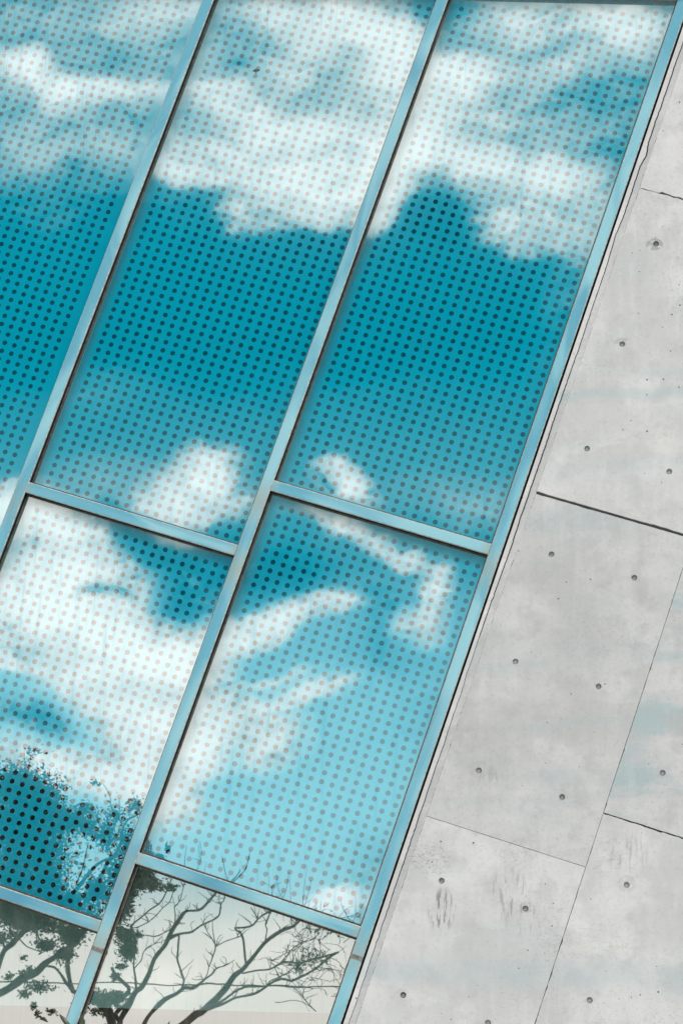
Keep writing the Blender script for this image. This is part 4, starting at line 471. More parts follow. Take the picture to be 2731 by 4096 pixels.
(-5.87,-20.30,5.35,0.0047,-5.86,-20.10,5.39,0.0041,-5.89,-19.97,5.43,0.0035,-5.94,-19.94,5.47,0.0030,-6.03,-20.07,5.50,0.0024,-6.12,-20.23,5.54,0.0019),
(-5.96,-20.86,5.12,0.0048,-5.87,-20.76,5.13,0.0042,-5.77,-20.62,5.12,0.0036,-5.67,-20.39,5.08,0.0030,-5.57,-20.19,5.08,0.0024,-5.46,-19.94,5.05,0.0019),
(-6.40,-20.48,5.85,0.0047,-6.32,-20.37,5.89,0.0042,-6.25,-20.29,5.91,0.0036,-6.17,-20.23,5.90,0.0030,-6.08,-20.14,5.87,0.0024,-5.99,-19.97,5.87,0.0019),
(-6.05,-20.93,5.11,0.0048,-6.06,-20.85,5.17,0.0042,-6.11,-20.76,5.18,0.0036,-6.11,-20.60,5.23,0.0030,-6.14,-20.47,5.27,0.0025,-6.17,-20.40,5.31,0.0019),
(-6.40,-20.16,5.89,0.0047,-6.36,-19.91,5.93,0.0041,-6.32,-19.67,5.97,0.0035,-6.30,-19.47,6.01,0.0029,-6.35,-19.37,6.02,0.0024,-6.42,-19.37,6.03,0.0018),
(-6.58,-20.98,5.69,0.0048,-6.50,-20.89,5.68,0.0042,-6.42,-20.77,5.72,0.0036,-6.34,-20.63,5.74,0.0030,-6.25,-20.48,5.76,0.0025,-6.16,-20.31,5.78,0.0019),
(-6.45,-20.66,5.13,0.0048,-6.38,-20.67,5.10,0.0042,-6.35,-20.75,5.06,0.0036,-6.34,-20.87,5.01,0.0031,-6.32,-20.97,4.96,0.0025,-6.28,-21.02,4.90,0.0019),
(-5.74,-19.47,5.99,0.0046,-5.64,-19.28,5.99,0.0040,-5.53,-19.03,5.95,0.0034,-5.42,-18.77,5.92,0.0029,-5.31,-18.51,5.87,0.0023,-5.21,-18.29,5.83,0.0018),
(-5.48,-18.86,5.78,0.0045,-5.53,-18.98,5.86,0.0040,-5.61,-19.20,5.93,0.0035,-5.72,-19.44,5.98,0.0029,-5.82,-19.62,6.02,0.0024,-5.87,-19.65,6.08,0.0018),
(-6.33,-20.64,5.61,0.0048,-6.34,-20.65,5.68,0.0042,-6.36,-20.66,5.75,0.0036,-6.38,-20.62,5.81,0.0030,-6.41,-20.51,5.85,0.0025,-6.43,-20.33,5.87,0.0019),
(-6.49,-20.87,5.46,0.0048,-6.56,-21.01,5.53,0.0042,-6.58,-21.04,5.61,0.0037,-6.59,-21.00,5.67,0.0031,-6.58,-20.88,5.73,0.0025,-6.53,-20.72,5.78,0.0019),
(-6.28,-20.62,5.17,0.0048,-6.22,-20.58,5.21,0.0042,-6.17,-20.48,5.26,0.0036,-6.16,-20.38,5.32,0.0030,-6.12,-20.28,5.38,0.0024,-6.10,-20.22,5.44,0.0019),
(-6.43,-20.80,5.69,0.0048,-6.38,-20.69,5.74,0.0042,-6.33,-20.58,5.79,0.0036,-6.28,-20.46,5.84,0.0030,-6.22,-20.32,5.89,0.0024,-6.20,-20.19,5.94,0.0019),
(-6.00,-20.77,5.21,0.0048,-5.93,-20.79,5.20,0.0042,-5.87,-20.76,5.16,0.0036,-5.83,-20.68,5.09,0.0030,-5.83,-20.62,5.02,0.0025,-5.84,-20.54,4.94,0.0019),
(-6.00,-20.90,5.10,0.0048,-5.91,-20.80,5.09,0.0042,-5.81,-20.61,5.04,0.0036,-5.70,-20.38,5.02,0.0030,-5.59,-20.10,4.98,0.0024,-5.47,-19.82,4.95,0.0019),
(-5.46,-18.82,5.85,0.0045,-5.56,-19.08,5.92,0.0040,-5.64,-19.28,5.99,0.0035,-5.69,-19.39,6.07,0.0029,-5.73,-19.44,6.14,0.0024,-5.74,-19.41,6.20,0.0018),
(-6.21,-19.91,5.99,0.0047,-6.15,-19.78,6.03,0.0041,-6.08,-19.69,6.07,0.0035,-6.01,-19.66,6.09,0.0030,-5.94,-19.62,6.11,0.0024,-5.88,-19.65,6.09,0.0018),
(-6.32,-20.68,5.12,0.0048,-6.26,-20.73,5.13,0.0042,-6.19,-20.72,5.17,0.0036,-6.13,-20.75,5.18,0.0031,-6.07,-20.69,5.22,0.0025,-6.01,-20.57,5.27,0.0019),
(-5.62,-19.94,5.45,0.0047,-5.55,-19.72,5.49,0.0041,-5.51,-19.46,5.52,0.0035,-5.44,-19.30,5.55,0.0029,-5.36,-19.18,5.57,0.0024,-5.29,-19.17,5.58,0.0018),
(-5.80,-20.49,5.32,0.0047,-5.79,-20.29,5.37,0.0041,-5.73,-20.08,5.41,0.0036,-5.74,-19.86,5.45,0.0030,-5.79,-19.81,5.46,0.0024,-5.85,-19.79,5.49,0.0019),
(-6.31,-19.51,5.99,0.0046,-6.26,-19.41,6.04,0.0040,-6.21,-19.33,6.08,0.0035,-6.16,-19.26,6.13,0.0029,-6.10,-19.23,6.17,0.0024,-6.05,-19.19,6.21,0.0018),
(-5.93,-20.67,5.26,0.0048,-5.90,-20.50,5.31,0.0042,-5.87,-20.29,5.35,0.0036,-5.87,-20.09,5.39,0.0030,-5.84,-19.90,5.44,0.0024,-5.84,-19.77,5.49,0.0019),
(-5.98,-20.60,5.27,0.0047,-6.03,-20.51,5.28,0.0042,-6.08,-20.41,5.29,0.0036,-6.15,-20.41,5.30,0.0030,-6.22,-20.49,5.26,0.0025,-6.29,-20.56,5.23,0.0019),
(-6.29,-20.44,5.86,0.0047,-6.37,-20.54,5.84,0.0042,-6.45,-20.56,5.83,0.0036,-6.48,-20.40,5.84,0.0030,-6.51,-20.18,5.84,0.0024,-6.54,-19.99,5.83,0.0019),
(-6.27,-20.58,5.20,0.0047,-6.35,-20.60,5.20,0.0042,-6.40,-20.64,5.16,0.0036,-6.48,-20.68,5.15,0.0030,-6.57,-20.79,5.19,0.0025,-6.67,-20.95,5.23,0.0019),
(-5.91,-19.79,5.99,0.0046,-5.83,-19.64,6.00,0.0041,-5.76,-19.52,6.04,0.0035,-5.70,-19.41,6.08,0.0029,-5.63,-19.29,6.10,0.0024,-5.54,-19.15,6.11,0.0018),
(-5.93,-19.84,5.83,0.0046,-5.87,-19.73,5.87,0.0041,-5.82,-19.64,5.92,0.0035,-5.75,-19.50,5.95,0.0029,-5.65,-19.29,5.95,0.0024,-5.61,-19.22,6.00,0.0018),
(-5.75,-20.53,5.30,0.0047,-5.75,-20.39,5.35,0.0042,-5.72,-20.18,5.40,0.0036,-5.66,-19.97,5.44,0.0030,-5.64,-19.72,5.48,0.0024,-5.60,-19.48,5.52,0.0018),
(-5.80,-19.59,6.00,0.0046,-5.89,-19.75,6.00,0.0041,-5.98,-19.87,6.00,0.0035,-6.07,-19.97,5.99,0.0030,-6.14,-20.08,5.97,0.0024,-6.20,-20.03,5.98,0.0019),
(-5.52,-18.95,5.80,0.0045,-5.43,-18.76,5.81,0.0040,-5.35,-18.59,5.83,0.0034,-5.36,-18.62,5.90,0.0029,-5.34,-18.62,5.96,0.0023,-5.28,-18.52,6.00,0.0018),
(-5.74,-19.98,5.43,0.0047,-5.71,-20.16,5.40,0.0041,-5.71,-20.35,5.36,0.0036,-5.69,-20.45,5.32,0.0030,-5.61,-20.38,5.29,0.0025,-5.52,-20.23,5.24,0.0019),
(-5.57,-19.16,5.60,0.0046,-5.49,-19.00,5.62,0.0040,-5.41,-18.83,5.64,0.0034,-5.33,-18.79,5.63,0.0029,-5.26,-18.77,5.63,0.0023,-5.19,-18.58,5.66,0.0018),
(-5.78,-20.33,5.36,0.0047,-5.80,-20.14,5.39,0.0041,-5.87,-20.13,5.39,0.0036,-5.94,-20.19,5.37,0.0030,-6.01,-20.32,5.33,0.0024,-6.07,-20.44,5.29,0.0019),
(-5.98,-20.62,5.26,0.0048,-5.91,-20.58,5.29,0.0042,-5.83,-20.55,5.30,0.0036,-5.81,-20.36,5.35,0.0030,-5.82,-20.16,5.39,0.0024,-5.80,-19.94,5.43,0.0019),
(-6.43,-20.79,5.50,0.0048,-6.33,-20.61,5.50,0.0042,-6.24,-20.44,5.51,0.0036,-6.13,-20.25,5.48,0.0030,-6.03,-20.10,5.46,0.0024,-5.94,-19.99,5.45,0.0019),
(-6.52,-20.92,5.68,0.0048,-6.45,-20.81,5.72,0.0042,-6.40,-20.69,5.77,0.0036,-6.35,-20.57,5.82,0.0030,-6.30,-20.43,5.86,0.0025,-6.24,-20.28,5.91,0.0019),
(-5.96,-20.13,5.38,0.0047,-5.88,-20.06,5.40,0.0041,-5.82,-20.12,5.39,0.0036,-5.77,-20.19,5.39,0.0030,-5.73,-20.34,5.36,0.0025,-5.69,-20.43,5.33,0.0019),
(-6.22,-20.39,5.82,0.0047,-6.17,-20.27,5.87,0.0041,-6.17,-20.19,5.93,0.0036,-6.19,-20.06,5.97,0.0030,-6.21,-19.89,6.00,0.0024,-6.17,-19.68,6.04,0.0018),
(-6.51,-20.72,5.78,0.0048,-6.44,-20.71,5.78,0.0042,-6.36,-20.66,5.75,0.0036,-6.26,-20.50,5.74,0.0030,-6.16,-20.31,5.70,0.0024,-6.05,-20.08,5.68,0.0019),
(-6.13,-20.27,5.41,0.0047,-6.04,-20.14,5.42,0.0041,-5.96,-20.09,5.40,0.0036,-5.91,-20.15,5.38,0.0030,-5.86,-20.26,5.36,0.0024,-5.84,-20.43,5.33,0.0019),
(-6.47,-20.87,5.67,0.0048,-6.56,-20.95,5.69,0.0042,-6.64,-20.99,5.69,0.0037,-6.71,-20.99,5.67,0.0031,-6.76,-20.87,5.67,0.0025,-6.78,-20.64,5.66,0.0019),
(-6.16,-20.29,5.84,0.0047,-6.18,-20.25,5.90,0.0041,-6.15,-20.12,5.95,0.0036,-6.08,-20.00,5.99,0.0030,-5.99,-19.90,5.99,0.0024,-5.91,-19.80,5.95,0.0019),
(-5.90,-19.75,6.02,0.0046,-5.81,-19.60,6.02,0.0041,-5.71,-19.41,5.97,0.0035,-5.61,-19.22,5.98,0.0029,-5.52,-19.03,5.98,0.0024,-5.42,-18.81,5.98,0.0018),
(-5.46,-18.81,5.79,0.0045,-5.53,-18.99,5.87,0.0040,-5.61,-19.19,5.95,0.0035,-5.67,-19.35,6.03,0.0029,-5.73,-19.46,6.10,0.0024,-5.75,-19.45,6.16,0.0018),
(-6.13,-20.07,5.97,0.0047,-6.05,-20.01,5.96,0.0041,-5.96,-19.87,5.97,0.0035,-5.88,-19.73,5.99,0.0030,-5.78,-19.54,5.97,0.0024,-5.69,-19.38,5.99,0.0018),
(-6.08,-19.77,6.05,0.0046,-6.10,-19.60,6.08,0.0041,-6.14,-19.48,6.07,0.0035,-6.18,-19.34,6.09,0.0029,-6.19,-19.25,6.14,0.0024,-6.18,-19.23,6.21,0.0018),
(-6.16,-20.30,5.43,0.0047,-6.08,-20.17,5.46,0.0041,-5.99,-20.02,5.47,0.0035,-5.90,-19.88,5.47,0.0030,-5.81,-19.79,5.47,0.0024,-5.74,-19.78,5.46,0.0019),
(-5.62,-19.53,5.51,0.0046,-5.62,-19.37,5.55,0.0040,-5.68,-19.36,5.59,0.0035,-5.77,-19.52,5.62,0.0029,-5.88,-19.73,5.64,0.0024,-5.97,-19.93,5.63,0.0019),
(-5.87,-20.11,5.39,0.0047,-5.94,-20.11,5.39,0.0041,-6.02,-20.20,5.37,0.0036,-6.07,-20.32,5.33,0.0030,-6.14,-20.43,5.29,0.0025,-6.20,-20.43,5.31,0.0019),
(-5.54,-19.05,5.64,0.0045,-5.63,-19.20,5.68,0.0040,-5.71,-19.37,5.74,0.0035,-5.80,-19.58,5.82,0.0029,-5.91,-19.81,5.87,0.0024,-6.01,-20.00,5.87,0.0019),
(-6.56,-20.96,5.44,0.0048,-6.64,-21.12,5.50,0.0042,-6.72,-21.21,5.55,0.0037,-6.79,-21.21,5.58,0.0031,-6.82,-21.08,5.60,0.0025,-6.84,-20.85,5.62,0.0019),
(-6.45,-20.80,5.46,0.0048,-6.37,-20.64,5.39,0.0042,-6.28,-20.50,5.34,0.0036,-6.19,-20.40,5.33,0.0030,-6.16,-20.45,5.28,0.0025,-6.14,-20.57,5.23,0.0019),
(-6.35,-20.64,5.77,0.0048,-6.41,-20.64,5.81,0.0042,-6.45,-20.53,5.83,0.0036,-6.46,-20.30,5.86,0.0030,-6.51,-20.24,5.83,0.0024,-6.58,-20.26,5.80,0.0019),
(-6.36,-20.41,5.87,0.0047,-6.35,-20.55,5.83,0.0042,-6.35,-20.63,5.77,0.0036,-6.38,-20.71,5.71,0.0030,-6.36,-20.70,5.64,0.0025,-6.37,-20.70,5.57,0.0019),
(-6.06,-20.09,5.87,0.0047,-5.95,-19.89,5.85,0.0041,-5.84,-19.67,5.84,0.0035,-5.73,-19.41,5.80,0.0029,-5.62,-19.17,5.79,0.0024,-5.55,-19.01,5.81,0.0018),
(-5.90,-19.97,5.43,0.0047,-5.84,-19.81,5.47,0.0041,-5.77,-19.65,5.50,0.0035,-5.68,-19.51,5.52,0.0029,-5.60,-19.35,5.55,0.0024,-5.53,-19.18,5.57,0.0018),
(-6.32,-20.74,5.09,0.0048,-6.30,-20.65,5.15,0.0042,-6.31,-20.58,5.21,0.0036,-6.36,-20.60,5.26,0.0030,-6.40,-20.67,5.33,0.0025,-6.47,-20.81,5.40,0.0019),
(-5.71,-19.39,5.91,0.0046,-5.59,-19.14,5.88,0.0040,-5.51,-18.95,5.89,0.0034,-5.47,-18.90,5.95,0.0029,-5.50,-19.01,6.03,0.0024,-5.47,-19.00,6.09,0.0018),
(-5.64,-19.28,5.60,0.0046,-5.62,-19.19,5.65,0.0040,-5.65,-19.24,5.72,0.0035,-5.70,-19.35,5.80,0.0029,-5.79,-19.56,5.87,0.0024,-5.90,-19.79,5.90,0.0019),
(-6.41,-20.36,5.87,0.0047,-6.36,-20.14,5.91,0.0041,-6.31,-19.92,5.95,0.0035,-6.25,-19.92,5.98,0.0030,-6.18,-19.81,6.01,0.0024,-6.12,-19.81,6.04,0.0019),
(-5.85,-19.68,5.86,0.0046,-5.96,-19.90,5.87,0.0041,-6.06,-20.09,5.88,0.0036,-6.15,-20.21,5.90,0.0030,-6.23,-20.26,5.92,0.0024,-6.31,-20.34,5.90,0.0019),
(-6.45,-20.55,5.83,0.0047,-6.38,-20.49,5.85,0.0042,-6.30,-20.41,5.87,0.0036,-6.23,-20.28,5.91,0.0030,-6.18,-20.13,5.95,0.0024,-6.15,-19.96,6.00,0.0019),
(-6.36,-20.70,5.64,0.0048,-6.30,-20.58,5.68,0.0042,-6.22,-20.43,5.70,0.0036,-6.14,-20.28,5.73,0.0030,-6.08,-20.16,5.78,0.0024,-6.03,-20.06,5.83,0.0019),
(-6.92,-19.82,6.14,0.0040,-6.93,-19.84,6.21,0.0035,-6.95,-19.80,6.28,0.0030,-6.95,-19.68,6.34,0.0025,-6.94,-19.54,6.39,0.0020,-6.94,-19.38,6.44,0.0015),
(-6.48,-19.47,5.93,0.0040,-6.48,-19.40,6.00,0.0035,-6.49,-19.43,6.08,0.0030,-6.53,-19.55,6.16,0.0025,-6.59,-19.73,6.26,0.0020,-6.66,-19.93,6.36,0.0016),
(-6.33,-20.04,5.93,0.0040,-6.27,-19.84,5.98,0.0035,-6.21,-19.68,6.02,0.0030,-6.14,-19.54,6.07,0.0025,-6.08,-19.41,6.11,0.0020,-6.02,-19.35,6.16,0.0015),
(-6.27,-20.16,5.94,0.0041,-6.21,-19.95,5.99,0.0035,-6.16,-19.74,6.03,0.0030,-6.11,-19.55,6.08,0.0025,-6.05,-19.42,6.13,0.0020,-6.00,-19.30,6.18,0.0015),
(-6.80,-19.65,5.99,0.0040,-6.82,-19.73,6.08,0.0035,-6.84,-19.82,6.17,0.0030,-6.85,-19.90,6.25,0.0025,-6.85,-19.97,6.34,0.0021,-6.85,-20.02,6.42,0.0016),
(-7.07,-19.15,6.10,0.0039,-7.04,-18.95,6.15,0.0034,-7.03,-18.74,6.19,0.0029,-7.03,-18.65,6.24,0.0024,-7.06,-18.67,6.32,0.0020,-7.10,-18.81,6.41,0.0015),
(-6.16,-20.20,5.92,0.0041,-6.12,-20.05,5.98,0.0036,-6.08,-19.88,6.03,0.0030,-6.05,-19.69,6.08,0.0025,-6.01,-19.50,6.13,0.0020,-5.98,-19.33,6.18,0.0015),
(-6.19,-20.23,5.91,0.0041,-6.17,-20.08,5.97,0.0036,-6.13,-19.88,6.02,0.0030,-6.09,-19.67,6.07,0.0025,-6.06,-19.47,6.11,0.0020,-6.03,-19.30,6.16,0.0015),
(-6.26,-19.96,5.97,0.0040,-6.21,-19.72,6.01,0.0035,-6.16,-19.53,6.06,0.0030,-6.12,-19.36,6.11,0.0025,-6.09,-19.24,6.17,0.0020,-6.04,-19.18,6.22,0.0015),
(-6.14,-20.18,5.92,0.0041,-6.10,-20.04,5.98,0.0036,-6.07,-19.87,6.03,0.0030,-6.03,-19.69,6.08,0.0025,-6.00,-19.51,6.13,0.0020,-5.97,-19.33,6.18,0.0015),
(-6.43,-19.77,5.90,0.0040,-6.39,-19.55,5.95,0.0035,-6.36,-19.40,6.00,0.0030,-6.34,-19.33,6.07,0.0025,-6.35,-19.34,6.14,0.0020,-6.38,-19.45,6.23,0.0015),
(-7.09,-18.89,6.05,0.0039,-7.06,-18.77,6.11,0.0034,-7.03,-18.71,6.17,0.0029,-7.02,-18.69,6.25,0.0025,-7.03,-18.74,6.33,0.0020,-7.06,-18.84,6.41,0.0015),
(-7.08,-18.62,6.06,0.0039,-7.07,-18.47,6.11,0.0034,-7.08,-18.43,6.17,0.0029,-7.12,-18.48,6.25,0.0024,-7.19,-18.66,6.34,0.0020,-7.28,-18.89,6.44,0.0015),
(-6.31,-20.03,5.94,0.0040,-6.27,-19.77,5.98,0.0035,-6.24,-19.53,6.02,0.0030,-6.24,-19.34,6.07,0.0025,-6.26,-19.27,6.13,0.0020,-6.30,-19.33,6.20,0.0015),
(-7.09,-18.81,6.06,0.0039,-7.06,-18.71,6.11,0.0034,-7.04,-18.66,6.18,0.0029,-7.03,-18.67,6.25,0.0025,-7.03,-18.75,6.34,0.0020,-7.05,-18.88,6.43,0.0015),
(-6.36,-19.85,5.93,0.0040,-6.31,-19.63,5.98,0.0035,-6.27,-19.44,6.03,0.0030,-6.24,-19.31,6.08,0.0025,-6.23,-19.26,6.15,0.0020,-6.22,-19.27,6.22,0.0015),
]
LEAF_MASSES=[
(-9.807,-18.471,7.342,0.356,0.297,756),
(-9.441,-18.243,7.180,0.383,0.295,819),
(-9.677,-18.160,6.822,0.500,0.382,1391),
(-9.382,-18.669,6.942,0.359,0.254,643),
(-9.358,-17.927,6.420,0.496,0.321,1412),
(-9.360,-17.278,6.020,0.486,0.257,964),
(-8.815,-16.890,5.913,0.254,0.254,511),
(-8.614,-17.094,5.712,0.284,0.171,379),
(-9.114,-16.940,5.682,0.566,0.198,882),
(-8.153,-16.214,5.456,0.193,0.097,126),
(-8.883,-17.919,6.822,0.234,0.146,229),
(-8.706,-17.806,6.957,0.131,0.087,45),
(-8.076,-16.849,6.740,0.169,0.169,59),
(-7.856,-16.911,6.842,0.113,0.141,46),
(-8.181,-16.972,6.494,0.170,0.198,134),
(-7.832,-16.691,6.365,0.168,0.253,172),
(-7.683,-15.747,5.878,0.199,0.265,225),
(-8.040,-16.156,5.734,0.202,0.202,225),
(-8.617,-17.860,7.290,0.076,0.047,10),
(-9.533,-18.200,7.734,0.177,0.074,17),
(-8.428,-17.069,6.625,0.142,0.170,97),
(-7.594,-15.487,5.507,0.197,0.164,157),
(-9.233,-16.954,5.594,0.481,0.142,537),
(-9.009,-17.686,5.548,0.435,0.110,361),
(-8.310,-16.623,5.307,0.168,0.154,231),
(-9.557,-17.694,5.390,0.232,0.087,123),
(-8.817,-17.394,5.278,0.144,0.080,90),
(-8.609,-17.442,5.171,0.129,0.129,104),
(-9.296,-18.131,5.209,0.076,0.059,14),
(-9.166,-17.988,5.046,0.059,0.044,12),
(-9.533,-18.356,5.005,0.074,0.065,18),
(-9.167,-18.423,4.900,0.172,0.077,97),
(-9.322,-18.384,4.802,0.077,0.059,35),
(-9.283,-18.724,4.688,0.045,0.066,19),
(-9.165,-18.557,4.568,0.045,0.054,16),
(-9.003,-18.221,4.479,0.035,0.024,7),
(-8.921,-18.239,4.572,0.053,0.029,12),
(-9.291,-18.110,5.012,0.076,0.059,16),
(-9.430,-18.095,5.473,0.117,0.073,34),
(-9.253,-16.799,5.660,0.169,0.084,93),
(-7.341,-15.295,5.857,0.196,0.147,364),
(-7.428,-15.230,5.694,0.130,0.196,299),
(-7.231,-15.331,5.768,0.196,0.114,262),
(-7.586,-15.691,5.480,0.132,0.132,200),
(-7.288,-15.231,5.810,0.156,0.137,231),
(-7.195,-15.623,5.764,0.205,0.066,130),
(-7.013,-15.920,5.788,0.100,0.033,30),
(-7.355,-15.330,5.633,0.111,0.098,107),
(-7.472,-15.694,5.524,0.083,0.119,95),
(-7.698,-16.110,5.414,0.107,0.084,85),
(-7.603,-16.338,5.284,0.135,0.108,161),
(-7.549,-16.254,5.114,0.111,0.135,179),
(-7.342,-15.919,5.236,0.060,0.047,26),
(-7.682,-16.474,4.943,0.075,0.041,30),
(-7.776,-16.620,4.834,0.055,0.055,29),
(-7.882,-16.821,4.598,0.199,0.083,189),
(-7.772,-16.830,4.644,0.110,0.048,49),
(-8.201,-17.171,4.656,0.174,0.104,157),
(-7.974,-16.915,4.463,0.207,0.062,41),
(-7.457,-16.244,6.362,0.047,0.067,31),
(-7.387,-15.874,6.198,0.100,0.060,58),
(-7.170,-15.642,6.136,0.066,0.046,31),
(-7.138,-15.899,6.282,0.027,0.033,13),
(-7.228,-15.489,6.041,0.125,0.046,57),
(-5.711,-17.809,5.245,0.213,0.142,32),
(-5.974,-18.283,5.178,0.108,0.090,26),
(-5.501,-17.373,5.573,0.315,0.210,36),
]
# cable slopes [[-0.56, 0.0983], [-0.3046, 0.1039], [-0.2656, 0.1035], [-0.1749, 0.1044], [0.0207, 0.1081]]
CAM_FWD=(-0.171278,0.946741,0.272664); CAM_RIGHT=(0.985196,0.166631,0.040289); CAM_UP=(0.007291,-0.275528,0.961265); CAM_D=13.6567; LENS=95.332; THETA=0.29723
CLOUD_WARP=.026
SKYRAMP=[(0, (0.0, 0.1, 0.145)), (0.12, (0.005, 0.2, 0.28)), (0.27, (0.11, 0.36, 0.43)), (0.5, (0.68, 0.84, 0.84)), (0.7, (1.15, 1.17, 1.1)), (0.88, (1.68, 1.6, 1.5)), (1.1, (2.4, 2.22, 2.05))]
FRIT=(.0,.300,.435)
GLOSS=.36
ROOF=((-1.914,8.552),); ROOF_SLOPE=-.069
LEDGE=2.931
STAINS=[(-1.869,3.429,0.084,0.132,0.85,1),(-1.942,3.683,0.154,0.099,0.60,0),(-1.526,3.523,0.121,0.165,0.45,1),(-1.486,3.723,0.132,0.088,0.30,0),(-1.023,3.730,0.198,0.132,0.30,0),(-1.651,4.102,0.077,0.088,0.30,1),(-0.869,5.940,0.198,0.031,0.25,0),(-1.445,3.393,0.132,0.110,0.30,1),(-1.126,3.290,0.331,0.132,0.22,0),(-0.829,7.012,0.049,0.037,0.90,2),(-0.997,6.461,0.044,0.026,0.50,2),(-1.447,3.448,0.044,0.031,0.40,2),(-1.697,4.151,0.057,0.049,0.25,2),(-0.936,3.577,0.049,0.049,0.30,2),(-1.814,4.304,0.132,0.088,0.20,2),(-0.935,3.731,0.132,0.132,0.30,1)]
BANDS=[(6.171,0.057,0.70),(3.121,0.132,0.60),(4.766,0.132,0.30),(6.284,0.055,0.30)]
TRUNK2=17
TWIG_IDS=(9,10,11,12,13,14,15,16)
BARE_ROOTS=(0,8,12)

# ------------------------------------------------------------------ camera
cd = bpy.data.cameras.new("camera"); cam = bpy.data.objects.new("camera", cd); col.objects.link(cam)
r, u, f = Vector(CAM_RIGHT), Vector(CAM_UP), Vector(CAM_FWD)
cam.matrix_world = Matrix(((r.x, u.x, -f.x, 0), (r.y, u.y, -f.y, -CAM_D), (r.z, u.z, -f.z, EYE), (0, 0, 0, 1)))
cd.sensor_fit = 'VERTICAL'; cd.sensor_height = 36; cd.sensor_width = 24; cd.lens = LENS
cd.clip_start = .05; cd.clip_end = 2000
sc.camera = cam
# ------------------------------------------------------------------ node helpers
class NT:
    def __init__(s, tree): s.t = tree; s.l = tree.links
    def n(s, kind, **kw):
        x = s.t.nodes.new(kind)
        for k, v in kw.items(): setattr(x, k, v)
        return x
    def put(s, sock, v):
        if hasattr(v, 'is_output'): s.l.new(v, sock)
        elif v is not None:
            if sock.type == 'RGBA' and len(v) == 3: v = (*v, 1)
            sock.default_value = v
    def m(s, op, a, b=None, c=None, clamp=False):
        x = s.n('ShaderNodeMath', operation=op, use_clamp=clamp)
        for i, v in enumerate((a, b, c)):
            if v is not None: s.put(x.inputs[i], v)
        return x.outputs[0]
    def vm(s, op, a, b=None, out=0):
        x = s.n('ShaderNodeVectorMath', operation=op)
        s.put(x.inputs[0], a)
        if b is not None: s.put(x.inputs[3 if op == 'SCALE' else 1], b)
        return x.outputs[out]
    def mix(s, f, a, b):
        x = s.n('ShaderNodeMix', data_type='RGBA'); s.put(x.inputs[0], f); s.put(x.inputs[6], a); s.put(x.inputs[7], b); return x.outputs[2]
    def mixf(s, f, a, b):
        x = s.n('ShaderNodeMix', data_type='FLOAT'); s.put(x.inputs[0], f); s.put(x.inputs[2], a); s.put(x.inputs[3], b); return x.outputs[0]
    def rng(s, v, a, b, c=0., d=1., smooth=True):
        x = s.n('ShaderNodeMapRange', interpolation_type='SMOOTHSTEP' if smooth else 'LINEAR')
        for i, q in enumerate((v, a, b, c, d)): s.put(x.inputs[i], q)
        return x.outputs[0]
    def noise(s, vec, scale, detail=3., rough=.5, out=0, distortion=0.):
        x = s.n('ShaderNodeTexNoise'); x.inputs['Distortion'].default_value = distortion; s.put(x.inputs['Vector'], vec); x.inputs['Scale'].default_value = scale
        x.inputs['Detail'].default_value = detail; x.inputs['Roughness'].default_value = rough; return x.outputs[out]
    def map(s, vec, loc=(0, 0, 0), rot=(0, 0, 0), scale=(1, 1, 1), kind='POINT'):
        x = s.n('ShaderNodeMapping', vector_type=kind); s.put(x.inputs[0], vec); x.inputs['Location'].default_value = loc
        x.inputs['Rotation'].default_value = rot; x.inputs['Scale'].default_value = scale; return x.outputs[0]
    def sep(s, v):
        x = s.n('ShaderNodeSeparateXYZ'); s.put(x.inputs[0], v); return x.outputs
    def comb(s, a, b, c):
        x = s.n('ShaderNodeCombineXYZ')
        for i, q in enumerate((a, b, c)): s.put(x.inputs[i], q)
        return x.outputs[0]
    def ramp(s, v, stops):
        x = s.n('ShaderNodeValToRGB'); e = x.color_ramp.elements
        e.remove(e[1]); e[0].position = stops[0][0]; e[0].color = (*stops[0][1], 1)
        for p_, c_ in stops[1:]: e.new(p_).color = (*c_, 1)
        s.put(x.inputs[0], v); return x.outputs[0]
    def bump(s, h, dist, strength=1., normal=None):
        x = s.n('ShaderNodeBump'); s.put(x.inputs['Height'], h); x.inputs['Distance'].default_value = dist; x.inputs['Strength'].default_value = strength
        if normal is not None: s.put(x.inputs['Normal'], normal)
        return x.outputs[0]
# ------------------------------------------------------------------ world: daylight sky with real cloud cover
SUN_DIR = Vector((.50, -.62, .85)).normalized()
w = bpy.data.worlds.new("World"); sc.world = w; w.use_nodes = True
w.node_tree.nodes.clear(); T = NT(w.node_tree)
d = T.n('ShaderNodeTexCoord').outputs['Generated']
dx, dy, dz = T.sep(d)
inv = T.m('DIVIDE', 1., T.m('MAXIMUM', T.m('ABSOLUTE', dy), .08))
P0 = T.comb(T.m('MULTIPLY', dx, inv), T.m('MULTIPLY', dz, inv), 0.)
wrp = T.vm('SCALE', T.vm('SUBTRACT', T.noise(P0, 20., 5., .6, out=1), (.5, .5, .5)), CLOUD_WARP)
wrp2 = T.vm('SCALE', T.vm('SUBTRACT', T.noise(P0, 60., 2., .5, out=1), (.5, .5, .5)), CLOUD_WARP * .12)
P = T.vm('ADD', T.vm('ADD', P0, wrp), wrp2)
pb = T.sep(P)[1]
lo, hi = -.2, .8
base = T.ramp(T.rng(pb, lo, hi, 0., 1., False), [((b - lo) / (hi - lo), (v, v, v)) for b, v in BASE])
s = T.m('ADD', T.sep(base)[0], 0.); s0 = s
